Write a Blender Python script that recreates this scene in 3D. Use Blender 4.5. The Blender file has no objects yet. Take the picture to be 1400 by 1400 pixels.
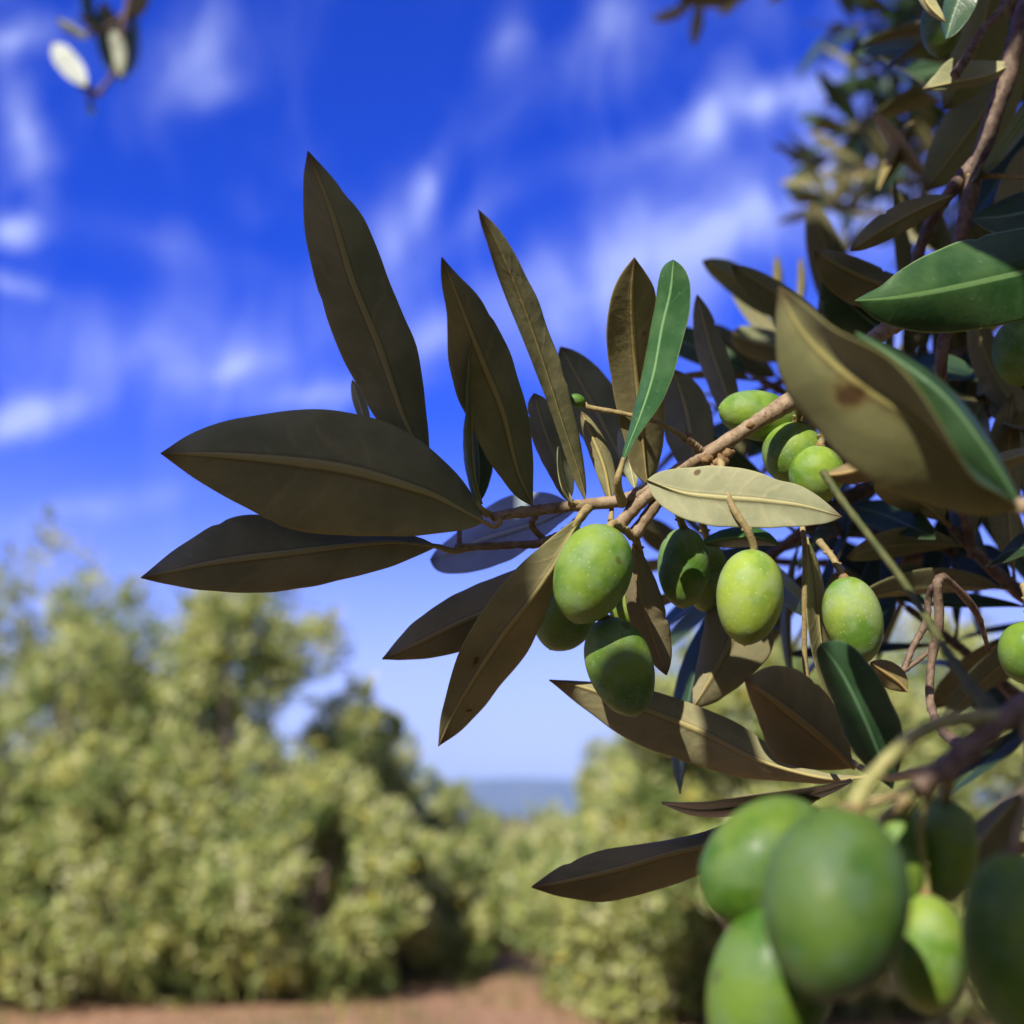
import bpy, math, random
import numpy as np
from mathutils import Vector, Matrix

random.seed(7)
RNG = np.random.default_rng(11)
scene = bpy.context.scene
col = scene.collection
R = math.radians

# ------------------------------------------------------------------ camera
CAM = Vector((0, 0, 1.5))
PITCH = R(15.5)
F = 1501.0                       # focal length in photo pixels (1400 wide)
cam_d = bpy.data.cameras.new('camera')
cam = bpy.data.objects.new('camera', cam_d)
col.objects.link(cam)
cam.location = CAM
cam.rotation_euler = (math.pi / 2 + PITCH, 0, 0)
cam_d.sensor_width = 36
cam_d.lens = 36 * F / 1400
cam_d.clip_start = 0.005
cam_d.clip_end = 30000
cam_d.dof.use_dof = True
cam_d.dof.focus_distance = 0.212
cam_d.dof.aperture_fstop = cam_d.lens / 3.1
scene.camera = cam
FWD = Vector((0, math.cos(PITCH), math.sin(PITCH)))
UP = Vector((0, -math.sin(PITCH), math.cos(PITCH)))
RT = Vector((1, 0, 0))


def P(x, y, d):
    """A place seen in the photograph: direction of pixel (x, y), d centimetres off."""
    d = d * 0.01
    return CAM + FWD * d + RT * ((x - 700) / F * d) + UP * ((700 - y) / F * d)


# ------------------------------------------------------------------ light
SUN_EL, SUN_AZ = R(38), R(205)      # azimuth measured from +Y clockwise: behind the camera, to the left
S = Vector((math.sin(SUN_AZ) * math.cos(SUN_EL), math.cos(SUN_AZ) * math.cos(SUN_EL), math.sin(SUN_EL)))
sd = bpy.data.lights.new('sun', 'SUN')
sd.energy = 4.8
sd.angle = R(0.5)
sd.color = (1.0, 0.94, 0.84)
so = bpy.data.objects.new('sun', sd)
col.objects.link(so)
so.rotation_euler = S.to_track_quat('Z', 'Y').to_euler()
so.location = (0, 0, 30)

scene.view_settings.view_transform = 'Standard'
scene.view_settings.look = 'None'
scene.view_settings.exposure = 0.55
scene.view_settings.gamma = 1.0
scene.cycles.max_bounces = 8
scene.cycles.use_denoising = True

# ------------------------------------------------------------------ node helpers


class NT:
    def __init__(s, tree):
        s.t = tree
        s.t.nodes.clear()

    def n(s, typ, **kw):
        nd = s.t.nodes.new(typ)
        ins = kw.pop('ins', {})
        for k, v in kw.items():
            setattr(nd, k, v)
        for k, v in ins.items():
            sock = nd.inputs[k]
            if hasattr(v, 'is_linked') or isinstance(v, bpy.types.NodeSocket):
                s.t.links.new(v, sock)
            else:
                sock.default_value = v
        return nd

    def math(s, op, a, b=0.0, c=0.0, clamp=False):
        nd = s.n('ShaderNodeMath', operation=op, use_clamp=clamp)
        for i, v in enumerate((a, b, c)):
            if isinstance(v, bpy.types.NodeSocket):
                s.t.links.new(v, nd.inputs[i])
            else:
                nd.inputs[i].default_value = v
        return nd.outputs[0]

    def mix(s, f, a, b, blend='MIX'):
        nd = s.n('ShaderNodeMix', data_type='RGBA', blend_type=blend)
        for i, v in ((0, f), (6, a), (7, b)):
            if isinstance(v, bpy.types.NodeSocket):
                s.t.links.new(v, nd.inputs[i])
            else:
                nd.inputs[i].default_value = (v if i == 0 else (v[0], v[1], v[2], 1))
        return nd.outputs[2]

    def noise(s, vec, scale, detail=3.0, rough=0.5, dist=0.0):
        nd = s.n('ShaderNodeTexNoise', ins={'Scale': scale, 'Detail': detail, 'Roughness': rough, 'Distortion': dist})
        if vec is not None:
            s.t.links.new(vec, nd.inputs['Vector'])
        return nd.outputs['Fac']

    def ramp(s, f, lo, hi, a=0.0, b=1.0):
        nd = s.n('ShaderNodeMapRange', interpolation_type='SMOOTHSTEP')
        s.t.links.new(f, nd.inputs[0])
        for i, v in ((1, lo), (2, hi), (3, a), (4, b)):
            nd.inputs[i].default_value = v
        return nd.outputs[0]

    def link(s, a, b):
        s.t.links.new(a, b)


def material(name):
    m = bpy.data.materials.new(name)
    m.use_nodes = True
    return m, NT(m.node_tree)


def finish(t, shader, disp=None):
    o = t.n('ShaderNodeOutputMaterial')
    t.link(shader, o.inputs['Surface'])


def bump(t, h, strength, dist):
    nd = t.n('ShaderNodeBump', ins={'Strength': strength, 'Distance': dist})
    t.link(h, nd.inputs['Height'])
    return nd.outputs[0]


# ------------------------------------------------------------------ world sky
w = bpy.data.worlds.new('World')
scene.world = w
w.use_nodes = True
t = NT(w.node_tree)
sky = t.n('ShaderNodeTexSky', sky_type='NISHITA')
sky.sun_disc = False
sky.sun_elevation = SUN_EL
sky.sun_rotation = SUN_AZ
sky.altitude = 300
sky.air_density = 1.0
sky.dust_density = 0.6
sky.ozone_density = 3.0
skyc = t.mix(1.0, sky.outputs[0], (1.04, 0.84, 1.80), 'MULTIPLY')
hs = t.n('ShaderNodeHueSaturation', ins={'Saturation': 1.22, 'Value': 1.0})
t.link(skyc, hs.inputs['Color'])
skyc0 = hs.outputs[0]
tc = t.n('ShaderNodeTexCoord')
sep = t.n('ShaderNodeSeparateXYZ')
t.link(tc.outputs['Generated'], sep.inputs[0])
lowsky = t.n('ShaderNodeMapRange', interpolation_type='SMOOTHERSTEP')
t.link(sep.outputs[2], lowsky.inputs[0])
for i_, v_ in ((1, 0.40), (2, -0.06), (3, 0.0), (4, 0.86)):
    lowsky.inputs[i_].default_value = v_
skyc = t.mix(lowsky.outputs[0], skyc0, (5.0, 6.3, 9.0))
ymax = t.math('MAXIMUM', sep.outputs[1], 0.05)
u = t.math('DIVIDE', sep.outputs[0], ymax)
v = t.math('DIVIDE', sep.outputs[2], ymax)
uv = t.n('ShaderNodeCombineXYZ')
t.link(u, uv.inputs[0]); t.link(v, uv.inputs[1])
wn = t.n('ShaderNodeTexNoise', ins={'Scale': 6.5, 'Detail': 4.0, 'Roughness': 0.55})
t.link(uv.outputs[0], wn.inputs['Vector'])
wsub = t.n('ShaderNodeVectorMath', operation='SUBTRACT'); t.link(wn.outputs['Color'], wsub.inputs[0]); wsub.inputs[1].default_value = (.5, .5, .5)
wsc = t.n('ShaderNodeVectorMath', operation='MULTIPLY'); t.link(wsub.outputs[0], wsc.inputs[0]); wsc.inputs[1].default_value = (.055, .07, 0)
wad = t.n('ShaderNodeVectorMath', operation='ADD'); t.link(uv.outputs[0], wad.inputs[0]); t.link(wsc.outputs[0], wad.inputs[1])
# cirrus wisps at their places in the northern sky: (x, y, half length, half width, tilt, strength)
WISPS = [(15, 315, 60, 40, 0, .75), (25, 566, 120, 40, 16, .95), (10, 395, 100, 28, -20, .30), (270, 475, 330, 120, 3, .40),
         (330, 495, 130, 45, 6, .35), (440, 535, 170, 38, 8, .42), (270, 70, 80, 140, -8, .40), (300, 105, 80, 60, 0, .26),
         (35, 190, 45, 140, 20, .40), (20, 60, 110, 60, 20, .35), (590, 262, 34, 105, -12, .45), (535, 330, 50, 120, -14, .28),
         (850, 50, 80, 130, -35, .42), (972, 150, 46, 120, -22, .5), (1075, 130, 190, 60, 20, .6), (1010, 290, 360, 130, 26, .50),
         (830, 400, 260, 130, 30, .50), (950, 180, 300, 60, 24, .22), (620, 330, 260, 50, 40, .16), (200, 330, 300, 50, -14, .14), (600, 440, 120, 60, 30, .4), (690, 50, 50, 120, -8, .2), (110, 700, 170, 40, 12, .45),
         (700, 980, 260, 110, 0, .45), (480, 1000, 200, 90, 0, .35), (1250, 520, 300, 200, 20, .5), (1180, 260, 160, 160, 30, .4)]
tot = None
for (px, py, a, b, ang, st) in WISPS:
    dv = (FWD + RT * ((px - 700) / F) + UP * ((700 - py) / F)).normalized()
    mp = t.n('ShaderNodeMapping', vector_type='TEXTURE')
    t.link(wad.outputs[0], mp.inputs['Vector'])
    mp.inputs['Location'].default_value = (dv.x / dv.y, dv.z / dv.y, 0)
    mp.inputs['Rotation'].default_value = (0, 0, R(ang))
    mp.inputs['Scale'].default_value = (a / F * 1.35, b / F * 1.35, 1)
    g = t.n('ShaderNodeTexGradient', gradient_type='QUADRATIC_SPHERE')
    t.link(mp.outputs[0], g.inputs[0])
    q = t.math('MULTIPLY', g.outputs['Fac'], st * 1.5)
    tot = q if tot is None else t.math('ADD', tot, q)
mpn = t.n('ShaderNodeMapping')
t.link(uv.outputs[0], mpn.inputs['Vector'])
mpn.inputs['Rotation'].default_value = (0, 0, R(-55))
mpn.inputs['Scale'].default_value = (7.5, 3.6, 1)
ns = t.noise(mpn.outputs[0], 1.5, 4.0, 0.5, 0.5)
streak = t.ramp(ns, 0.30, 0.68, 0.3, 1.25)
cl = t.math('MULTIPLY', tot, streak)
base_veil = t.math('MULTIPLY', t.ramp(ns, 0.45, 0.8), 0.12)
cl = t.math('ADD', cl, base_veil)
cl = t.math('MULTIPLY', cl, t.ramp(sep.outputs[1], 0.02, 0.2))
cl = t.math('MINIMUM', cl, 0.85)
final = t.mix(cl, skyc, (4.3, 5.1, 9.2))
# unseen warm cirrus added behind the camera and overhead to neutralise blue ambient
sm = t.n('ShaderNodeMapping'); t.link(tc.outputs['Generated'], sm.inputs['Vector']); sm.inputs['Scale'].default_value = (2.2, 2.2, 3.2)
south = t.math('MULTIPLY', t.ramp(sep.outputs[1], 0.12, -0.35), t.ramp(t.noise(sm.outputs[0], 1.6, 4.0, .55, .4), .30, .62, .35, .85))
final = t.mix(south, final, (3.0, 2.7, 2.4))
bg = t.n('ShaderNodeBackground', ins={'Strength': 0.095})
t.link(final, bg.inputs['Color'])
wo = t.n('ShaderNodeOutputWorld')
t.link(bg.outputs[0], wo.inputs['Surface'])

# ------------------------------------------------------------------ materials


def leaf_uv(t):
    uvn = t.n('ShaderNodeUVMap', uv_map='UVMap')
    s = t.n('ShaderNodeSeparateXYZ')
    t.link(uvn.outputs[0], s.inputs[0])
    vv = t.math('ABSOLUTE', t.math('SUBTRACT', s.outputs[1], 0.5))     # 0 at midrib .. 0.5 at margin
    side = t.math('ABSOLUTE', t.math('MULTIPLY', vv, 2.0))
    # secondary veins leave the midrib at a slant
    ph = t.math('SUBTRACT', s.outputs[0], t.math('MULTIPLY', side, 0.13))
    tcl = t.n('ShaderNodeTexCoord')
    wob = t.noise(tcl.outputs['Object'], 170, 3)
    ph = t.math('ADD', ph, t.math('MULTIPLY', wob, 0.16))
    wv = t.math('SINE', t.math('MULTIPLY', ph, 62.0))
    wv = t.math('POWER', t.math('MAXIMUM', wv, 0.0), 4.0)
    fade = t.ramp(t.noise(tcl.outputs['Object'], 75, 2), 0.42, 0.62)
    wv = t.math('MULTIPLY', wv, fade)
    return s.outputs[0], side, wv


def make_leaf_upper():
    m, t = material('leaf_upper')
    ul, side, wv = leaf_uv(t)
    oi = t.n('ShaderNodeObjectInfo')
    tc = t.n('ShaderNodeTexCoord')
    n1 = t.noise(tc.outputs['Object'], 130, 4)
    n2 = t.noise(tc.outputs['Object'], 900, 3)
    c = t.mix(oi.outputs['Random'], (0.030, 0.080, 0.030), (0.052, 0.100, 0.036))
    c = t.mix(t.ramp(n1, 0.35, 0.7), c, (0.075, 0.135, 0.055))
    c = t.mix(t.math('MULTIPLY', wv, 0.16), c, (0.10, 0.20, 0.09))
    c = t.mix(t.math('MULTIPLY', t.ramp(n2, 0.64, 0.74), 0.4), c, (0.16, 0.22, 0.13))
    c = t.mix(t.ramp(side, 0.035, 0.075, 0.85, 0.0), c, (0.22, 0.34, 0.16))
    c = t.mix(t.ramp(side, 0.95, 0.995, 0, 0.75), c, (0.30, 0.36, 0.17))
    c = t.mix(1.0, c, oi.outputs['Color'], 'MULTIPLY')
    p = t.n('ShaderNodeBsdfPrincipled', ins={'Roughness': 0.36, 'Specular IOR Level': 0.34, 'Coat Weight': 0.05, 'Coat Roughness': 0.25})
    t.link(c, p.inputs['Base Color'])
    h = t.math('ADD', t.math('MULTIPLY', wv, 0.25), t.math('MULTIPLY', n2, 0.5))
    t.link(bump(t, h, 0.18, 0.0006), p.inputs['Normal'])
    tr = t.n('ShaderNodeBsdfTranslucent', ins={'Color': (0.22, 0.34, 0.06, 1)})
    mx = t.n('ShaderNodeMixShader', ins={0: 0.18})
    t.link(p.outputs[0], mx.inputs[1]); t.link(tr.outputs[0], mx.inputs[2])
    finish(t, mx.outputs[0])
    return m


def make_leaf_under():
    m, t = material('leaf_underside')
    ul, side, wv = leaf_uv(t)
    oi = t.n('ShaderNodeObjectInfo')
    tc = t.n('ShaderNodeTexCoord')
    n1 = t.noise(tc.outputs['Object'], 90, 5, 0.6)
    n2 = t.noise(tc.outputs['Object'], 1500, 2)
    n3 = t.noise(tc.outputs['Object'], 160, 1)
    nbig = t.noise(tc.outputs['Object'], 38, 3)
    n1 = t.math('ADD', t.math('MULTIPLY', n1, 0.6), t.math('MULTIPLY', nbig, 0.4))
    c = t.mix(t.ramp(n1, 0.36, 0.62), (0.228, 0.244, 0.132), (0.372, 0.370, 0.205))
    c = t.mix(t.math('MULTIPLY', wv, 0.42), c, (0.47, 0.42, 0.23))
    c = t.mix(t.math('MULTIPLY', n2, 0.25), c, (0.25, 0.20, 0.11))
    c = t.mix(t.math('MULTIPLY', t.ramp(n3, 0.785, 0.81), 0.85), c, (0.09, 0.045, 0.02))
    c = t.mix(t.ramp(side, 0.045, 0.08, 0.9, 0.0), c, (0.50, 0.45, 0.20))
    c = t.mix(t.math('MULTIPLY', t.ramp(side, 0.06, 0.085), t.ramp(side, 0.09, 0.16, 0.55, 0.0)), c, (0.15, 0.12, 0.05))
    c = t.mix(t.ramp(side, 0.93, 0.99, 0, 0.5), c, (0.34, 0.33, 0.15))
    c = t.mix(t.ramp(ul, 0.90, 1.0, 0, 0.75), c, (0.10, 0.045, 0.03))
    at = t.n('ShaderNodeAttribute', attribute_type='OBJECT', attribute_name='blemish')
    uvn = t.n('ShaderNodeUVMap', uv_map='UVMap')
    ds = t.n('ShaderNodeVectorMath', operation='SUBTRACT'); t.link(uvn.outputs[0], ds.inputs[0]); t.link(at.outputs['Vector'], ds.inputs[1])
    dsc = t.n('ShaderNodeVectorMath', operation='MULTIPLY'); t.link(ds.outputs[0], dsc.inputs[0]); dsc.inputs[1].default_value = (1.0, 0.42, 0.0)
    ln = t.n('ShaderNodeVectorMath', operation='LENGTH'); t.link(dsc.outputs[0], ln.inputs[0])
    s3 = t.n('ShaderNodeSeparateXYZ'); t.link(at.outputs['Vector'], s3.inputs[0])
    rr_ = t.math('ADD', ln.outputs['Value'], t.math('MULTIPLY', t.math('SUBTRACT', t.noise(tc.outputs['Object'], 260, 4, .65), 0.5), 0.11))
    edge_ = t.math('SUBTRACT', s3.outputs[2], rr_)
    has_ = t.math('GREATER_THAN', s3.outputs[2], 0.001)
    c = t.mix(t.math('MULTIPLY', t.math('MULTIPLY', t.ramp(edge_, -0.03, 0.0), has_), 0.5), c, (0.26, 0.19, 0.07))
    c = t.mix(t.math('MULTIPLY', t.math('MULTIPLY', t.ramp(edge_, -0.004, 0.014), has_), 0.85), c, (0.09, 0.04, 0.025))
    c = t.mix(1.0, c, oi.outputs['Color'], 'MULTIPLY')
    p = t.n('ShaderNodeBsdfPrincipled', ins={'Roughness': 0.7, 'Specular IOR Level': 0.14})
    t.link(c, p.inputs['Base Color'])
    h = t.math('ADD', t.math('MULTIPLY', wv, 0.12), t.math('MULTIPLY', t.noise(tc.outputs['Object'], 420, 4), 0.6))
    t.link(bump(t, h, 0.28, 0.0008), p.inputs['Normal'])
    tr = t.n('ShaderNodeBsdfTranslucent', ins={'Color': (0.40, 0.36, 0.10, 1)})
    mx = t.n('ShaderNodeMixShader', ins={0: 0.18})
    t.link(p.outputs[0], mx.inputs[1]); t.link(tr.outputs[0], mx.inputs[2])
    finish(t, mx.outputs[0])
    return m


def make_bark(name, c1, c2, c3, scale=300):
    m, t = material(name)
    tc = t.n('ShaderNodeTexCoord')
    n1 = t.noise(tc.outputs['Object'], scale, 5, 0.6)
    n2 = t.noise(tc.outputs['Object'], scale * 3.2, 3)
    c = t.mix(t.ramp(n1, 0.35, 0.65), c1, c2)
    c = t.mix(t.ramp(n2, 0.58, 0.70, 0, 0.7), c, c3)
    p = t.n('ShaderNodeBsdfPrincipled', ins={'Roughness': 0.65, 'Specular IOR Level': 0.3})
    t.link(c, p.inputs['Base Color'])
    h = t.math('ADD', n1, t.math('MULTIPLY', n2, 0.4))
    t.link(bump(t, h, 0.6, 0.15 / scale), p.inputs['Normal'])
    finish(t, p.outputs[0])
    return m


def make_olive():
    m, t = material('olive_skin')
    oi = t.n('ShaderNodeObjectInfo')
    tc = t.n('ShaderNodeTexCoord')
    off = t.n('ShaderNodeVectorMath', operation='ADD')
    t.link(tc.outputs['Object'], off.inputs[0])
    t.link(oi.outputs['Random'], off.inputs[1])
    V = off.outputs[0]
    n1 = t.noise(V, 110, 4, 0.55)
    n2 = t.noise(V, 260, 3)
    vor = t.n('ShaderNodeTexVoronoi', ins={'Scale': 900.0, 'Randomness': 1.0})
    t.link(V, vor.inputs['Vector'])
    c = t.mix(t.ramp(n1, 0.36, 0.64), (0.092, 0.195, 0.022), (0.240, 0.325, 0.052))
    c = t.mix(t.math('MULTIPLY', t.ramp(n2, 0.42, 0.68), 0.5), c, (0.23, 0.31, 0.17))          # waxy bloom
    c = t.mix(t.math('MULTIPLY', t.ramp(vor.outputs['Distance'], 0.07, 0.22, 1, 0), 0.45), c, (0.45, 0.52, 0.24))  # lenticels
    n4 = t.noise(V, 190, 1)
    c = t.mix(t.math('MULTIPLY', t.ramp(n4, 0.72, 0.76), 0.7), c, (0.12, 0.08, 0.03))
    c = t.mix(1.0, c, oi.outputs['Color'], 'MULTIPLY')
    p = t.n('ShaderNodeBsdfPrincipled', ins={'Roughness': 0.5, 'Specular IOR Level': 0.32, 'Subsurface Weight': 0.12,
                                             'Subsurface Scale': 0.002, 'Coat Weight': 0.0})
    p.inputs['Subsurface Radius'].default_value = (0.6, 1.0, 0.2)
    t.link(c, p.inputs['Base Color'])
    t.link(t.ramp(n2, 0.3, 0.7, 0.40, 0.66), p.inputs['Roughness'])
    h = t.math('ADD', t.math('MULTIPLY', vor.outputs['Distance'], 0.25), t.math('MULTIPLY', n2, 0.8))
    t.link(bump(t, h, 0.12, 0.0012), p.inputs['Normal'])
    finish(t, p.outputs[0])
    return m


def make_foliage(name, ca, cb, cc):
    m, t = material(name)
    g = t.n('ShaderNodeNewGeometry')
    r = g.outputs['Random Per Island']
    r2 = t.math('FRACT', t.math('MULTIPLY', r, 17.31))
    c = t.mix(r, ca, cb)
    c = t.mix(t.ramp(r2, 0.55, 0.95, 0.0, 0.9), c, cc)
    r3 = t.math('FRACT', t.math('MULTIPLY', r, 91.7))
    c = t.mix(t.ramp(r3, 0.955, 0.965), c, (0.62, 0.50, 0.05))
    tc = t.n('ShaderNodeTexCoord')
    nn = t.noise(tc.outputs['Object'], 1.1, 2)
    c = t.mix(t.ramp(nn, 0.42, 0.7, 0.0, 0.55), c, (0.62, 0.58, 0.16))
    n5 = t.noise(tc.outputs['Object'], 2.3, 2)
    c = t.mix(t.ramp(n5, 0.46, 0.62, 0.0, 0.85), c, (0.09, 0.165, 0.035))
    p = t.n('ShaderNodeBsdfPrincipled', ins={'Roughness': 0.5, 'Specular IOR Level': 0.3})
    t.link(c, p.inputs['Base Color'])
    tr = t.n('ShaderNodeBsdfTranslucent')
    t.link(t.mix(0.5, c, (0.30, 0.36, 0.07)), tr.inputs['Color'])
    mx = t.n('ShaderNodeMixShader', ins={0: 0.45})
    t.link(p.outputs[0], mx.inputs[1]); t.link(tr.outputs[0], mx.inputs[2])
    finish(t, mx.outputs[0])
    return m


M_UP = make_leaf_upper()
M_UN = make_leaf_under()
M_TWIG = make_bark('twig_bark', (0.225, 0.150, 0.085), (0.36, 0.265, 0.165), (0.09, 0.055, 0.03), 420)
M_DARKTWIG = make_bark('dark_twig_bark', (0.11, 0.07, 0.045), (0.23, 0.16, 0.11), (0.04, 0.028, 0.02), 380)
M_GREENTWIG = make_bark('green_twig_bark', (0.27, 0.27, 0.085), (0.38, 0.35, 0.14), (0.22, 0.15, 0.06), 420)
M_DARKGREEN = make_bark('dark_green_shoot_bark', (0.06, 0.075, 0.02), (0.11, 0.115, 0.035), (0.08, 0.045, 0.025), 420)
M_PETIOLE = make_bark('petiole_skin', (0.26, 0.20, 0.085), (0.36, 0.28, 0.12), (0.22, 0.11, 0.06), 500)
M_CALYX = make_bark('calyx_brown', (0.17, 0.10, 0.045), (0.27, 0.16, 0.07), (0.06, 0.03, 0.02), 700)
M_OLIVE = make_olive()
M_TRUNK = make_bark('trunk_bark', (0.17, 0.12, 0.085), (0.30, 0.235, 0.18), (0.07, 0.05, 0.04), 14)
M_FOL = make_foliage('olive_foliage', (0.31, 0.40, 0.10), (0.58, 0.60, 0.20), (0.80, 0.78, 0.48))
M_FOLSHADE = make_foliage('shaded_foliage', (0.08, 0.13, 0.035), (0.15, 0.20, 0.055), (0.28, 0.30, 0.12))  # shaded copy of the olive foliage, the shade put into its colours

# ------------------------------------------------------------------ geometry helpers


def crom(pts, n):
    """Catmull-Rom through pts, resampled at n+1 equal arc steps."""
    p = np.array(pts, float)
    if len(p) == 2:
        ts = np.linspace(0, 1, n + 1)[:, None]
        return p[0] * (1 - ts) + p[1] * ts
    q = np.vstack([2 * p[0] - p[1], p, 2 * p[-1] - p[-2]])
    out = []
    for i in range(1, len(q) - 2):
        a, b, c, d = q[i - 1], q[i], q[i + 1], q[i + 2]
        for s in np.linspace(0, 1, 24, endpoint=False):
            out.append(0.5 * ((2 * b) + (-a + c) * s + (2 * a - 5 * b + 4 * c - d) * s * s + (-a + 3 * b - 3 * c + d) * s ** 3))
    out.append(q[-2])
    out = np.array(out)
    seg = np.linalg.norm(np.diff(out, axis=0), axis=1)
    L = np.concatenate([[0], np.cumsum(seg)])
    tt = np.linspace(0, L[-1], n + 1)
    return np.stack([np.interp(tt, L, out[:, k]) for k in range(out.shape[1])], axis=1)


class MB:
    def __init__(s):
        s.v = []; s.f = []; s.m = []; s.uv = []

    def add(s, verts, faces, mat=0, uv=None):
        o = len(s.v)
        s.v += [tuple(q) for q in verts]
        s.f += [tuple(i + o for i in q) for q in faces]
        s.m += [mat] * len(faces) if isinstance(mat, int) else list(mat)
        s.uv += list(uv) if uv is not None else [(0.5, 0.8)] * len(verts)

    def tube(s, pts, radii, sec=9, n=None, mat=0, knob=0.0, cap=True):
        n = n or max(6, len(pts) * 5)
        c = crom([tuple(q) for q in pts], n)
        rr = np.interp(np.linspace(0, 1, n + 1), np.linspace(0, 1, len(radii)), radii)
        tan = np.gradient(c, axis=0)
        tan /= np.linalg.norm(tan, axis=1)[:, None] + 1e-12
        ref = np.array([0.31, 0.2, 0.93])
        if abs(tan[0] @ ref) > 0.9:
            ref = np.array([1., 0.1, 0])
        nv = ref - tan[0] * (ref @ tan[0]); nv /= np.linalg.norm(nv)
        V = []
        for i in range(n + 1):
            nv = nv - tan[i] * (nv @ tan[i]); nv /= np.linalg.norm(nv)
            b = np.cross(tan[i], nv)
            kr = 1 + knob * RNG.normal()
            for k in range(sec):
                a = 2 * math.pi * k / sec
                V.append(c[i] + (nv * math.cos(a) + b * math.sin(a)) * rr[i] * kr * (1 + knob * 0.5 * RNG.normal()))
        fs = [(i * sec + k, i * sec + (k + 1) % sec, (i + 1) * sec + (k + 1) % sec, (i + 1) * sec + k) for i in range(n) for k in range(sec)]
        if cap:
            fs.append(tuple(range(sec - 1, -1, -1)))
            fs.append(tuple(n * sec + k for k in range(sec)))
        s.add(V, fs, mat)

    def build(s, name, mats, parent=None, origin=None, smooth=True, mesh_only=False):
        V = np.array(s.v, float)
        o = np.array(origin if origin is not None else V.mean(axis=0))
        me = bpy.data.meshes.new(name)
        me.from_pydata((V - o).tolist(), [], s.f)
        for m in (mats if isinstance(mats, (list, tuple)) else [mats]):
            me.materials.append(m)
        me.polygons.foreach_set('material_index', s.m)
        if smooth:
            me.polygons.foreach_set('use_smooth', [True] * len(s.f))
        ul = me.uv_layers.new(name='UVMap')
        li = np.zeros(len(me.loops), int)
        me.loops.foreach_get('vertex_index', li)
        ul.data.foreach_set('uv', np.array(s.uv, float)[li].ravel())
        me.update()
        if mesh_only:
            return me
        return link(name, me, parent, o)


def link(name, me, parent=None, loc=(0, 0, 0)):
    ob = bpy.data.objects.new(name, me)
    col.objects.link(ob)
    if parent is not None:
        ob.parent = parent
        pl = np.array(parent.location)
        q = parent.parent
        while q is not None:
            pl = pl + np.array(q.location); q = q.parent
        ob.location = np.array(loc) - pl
    else:
        ob.location = loc
    return ob


def thing(name, loc, label, cat, group=None):
    e = bpy.data.objects.new(name, None)
    col.objects.link(e)
    e.location = loc
    e.empty_display_size = 0.02
    tag(e, label, cat, group)
    return e


def tag(o, label=None, cat=None, group=None, kind=None):
    if label: o['label'] = label
    if cat: o['category'] = cat
    if group: o['group'] = group
    if kind: o['kind'] = kind
    return o


VS = [-1, -.94, -.8, -.6, -.4, -.24, -.13, -.06, 0, .06, .13, .24, .4, .6, .8, .94, 1]


def leaf_surface(mb, G, face_under, th=0.00036, toward=None, rk=1.0):
    """G[i, j] = world points of a leaf blade (along, across). Closed, two faced, with a raised midrib."""
    nu, nv = G.shape[0] - 1, G.shape[1]
    gu = np.gradient(G, axis=0); gv = np.gradient(G, axis=1)
    N = np.cross(gu, gv)
    # tips are degenerate: copy the neighbours' normals
    N[0] = N[1]; N[-1] = N[-2]
    N /= np.linalg.norm(N, axis=2)[:, :, None] + 1e-15
    if toward is not None:
        mid = N[nu // 2, nv // 2]
        if mid @ toward < 0:
            N = -N
    vs = np.array(VS)
    rim = np.sqrt(np.clip(1 - np.abs(vs) ** 8, 0.08, 1))[None, :, None]
    us = np.linspace(0, 1, nu + 1)
    rib = (np.exp(-(vs[None, :] / 0.07) ** 2) * (1 - us[:, None] * 0.75))[:, :, None]
    front = G + N * (th / 2 * rim)
    back = G - N * (th / 2 * rim)
    rib = rib * rk
    if face_under:
        front = front + N * (rib * 0.00060)
        back = back + N * (rib * 0.00020)
    else:
        front = front - N * (rib * 0.00022)
        back = back - N * (rib * 0.00042)
    mf, mbk = (1, 0) if face_under else (0, 1)
    # orientation of faces: front face normals along N
    test = np.cross(G[nu // 2 + 1, nv // 2] - G[nu // 2, nv // 2], G[nu // 2, nv // 2 + 1] - G[nu // 2, nv // 2]) @ N[nu // 2, nv // 2]
    uv = [(us[i], (vs[j] + 1) / 2) for i in range(nu + 1) for j in range(nv)]
    o1 = lambda i, j: i * nv + j
    K = (nu + 1) * nv
    F1, M1 = [], []
    for i in range(nu):
        for j in range(nv - 1):
            q = (o1(i, j), o1(i + 1, j), o1(i + 1, j + 1), o1(i, j + 1))
            if test < 0: q = q[::-1]
            F1.append(q); M1.append(mf)
            F1.append(tuple(k + K for k in q[::-1])); M1.append(mbk)
        for j in (0, nv - 1):
            q = (o1(i, j), o1(i + 1, j), o1(i + 1, j) + K, o1(i, j) + K)
            if (j == 0) == (test > 0): q = q[::-1]
            F1.append(q); M1.append(1)
    mb.add(np.vstack([front.reshape(-1, 3), back.reshape(-1, 3)]), F1, M1, uv + uv)


SHADE, SHADE_FAR, LIT = [], [], []


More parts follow.
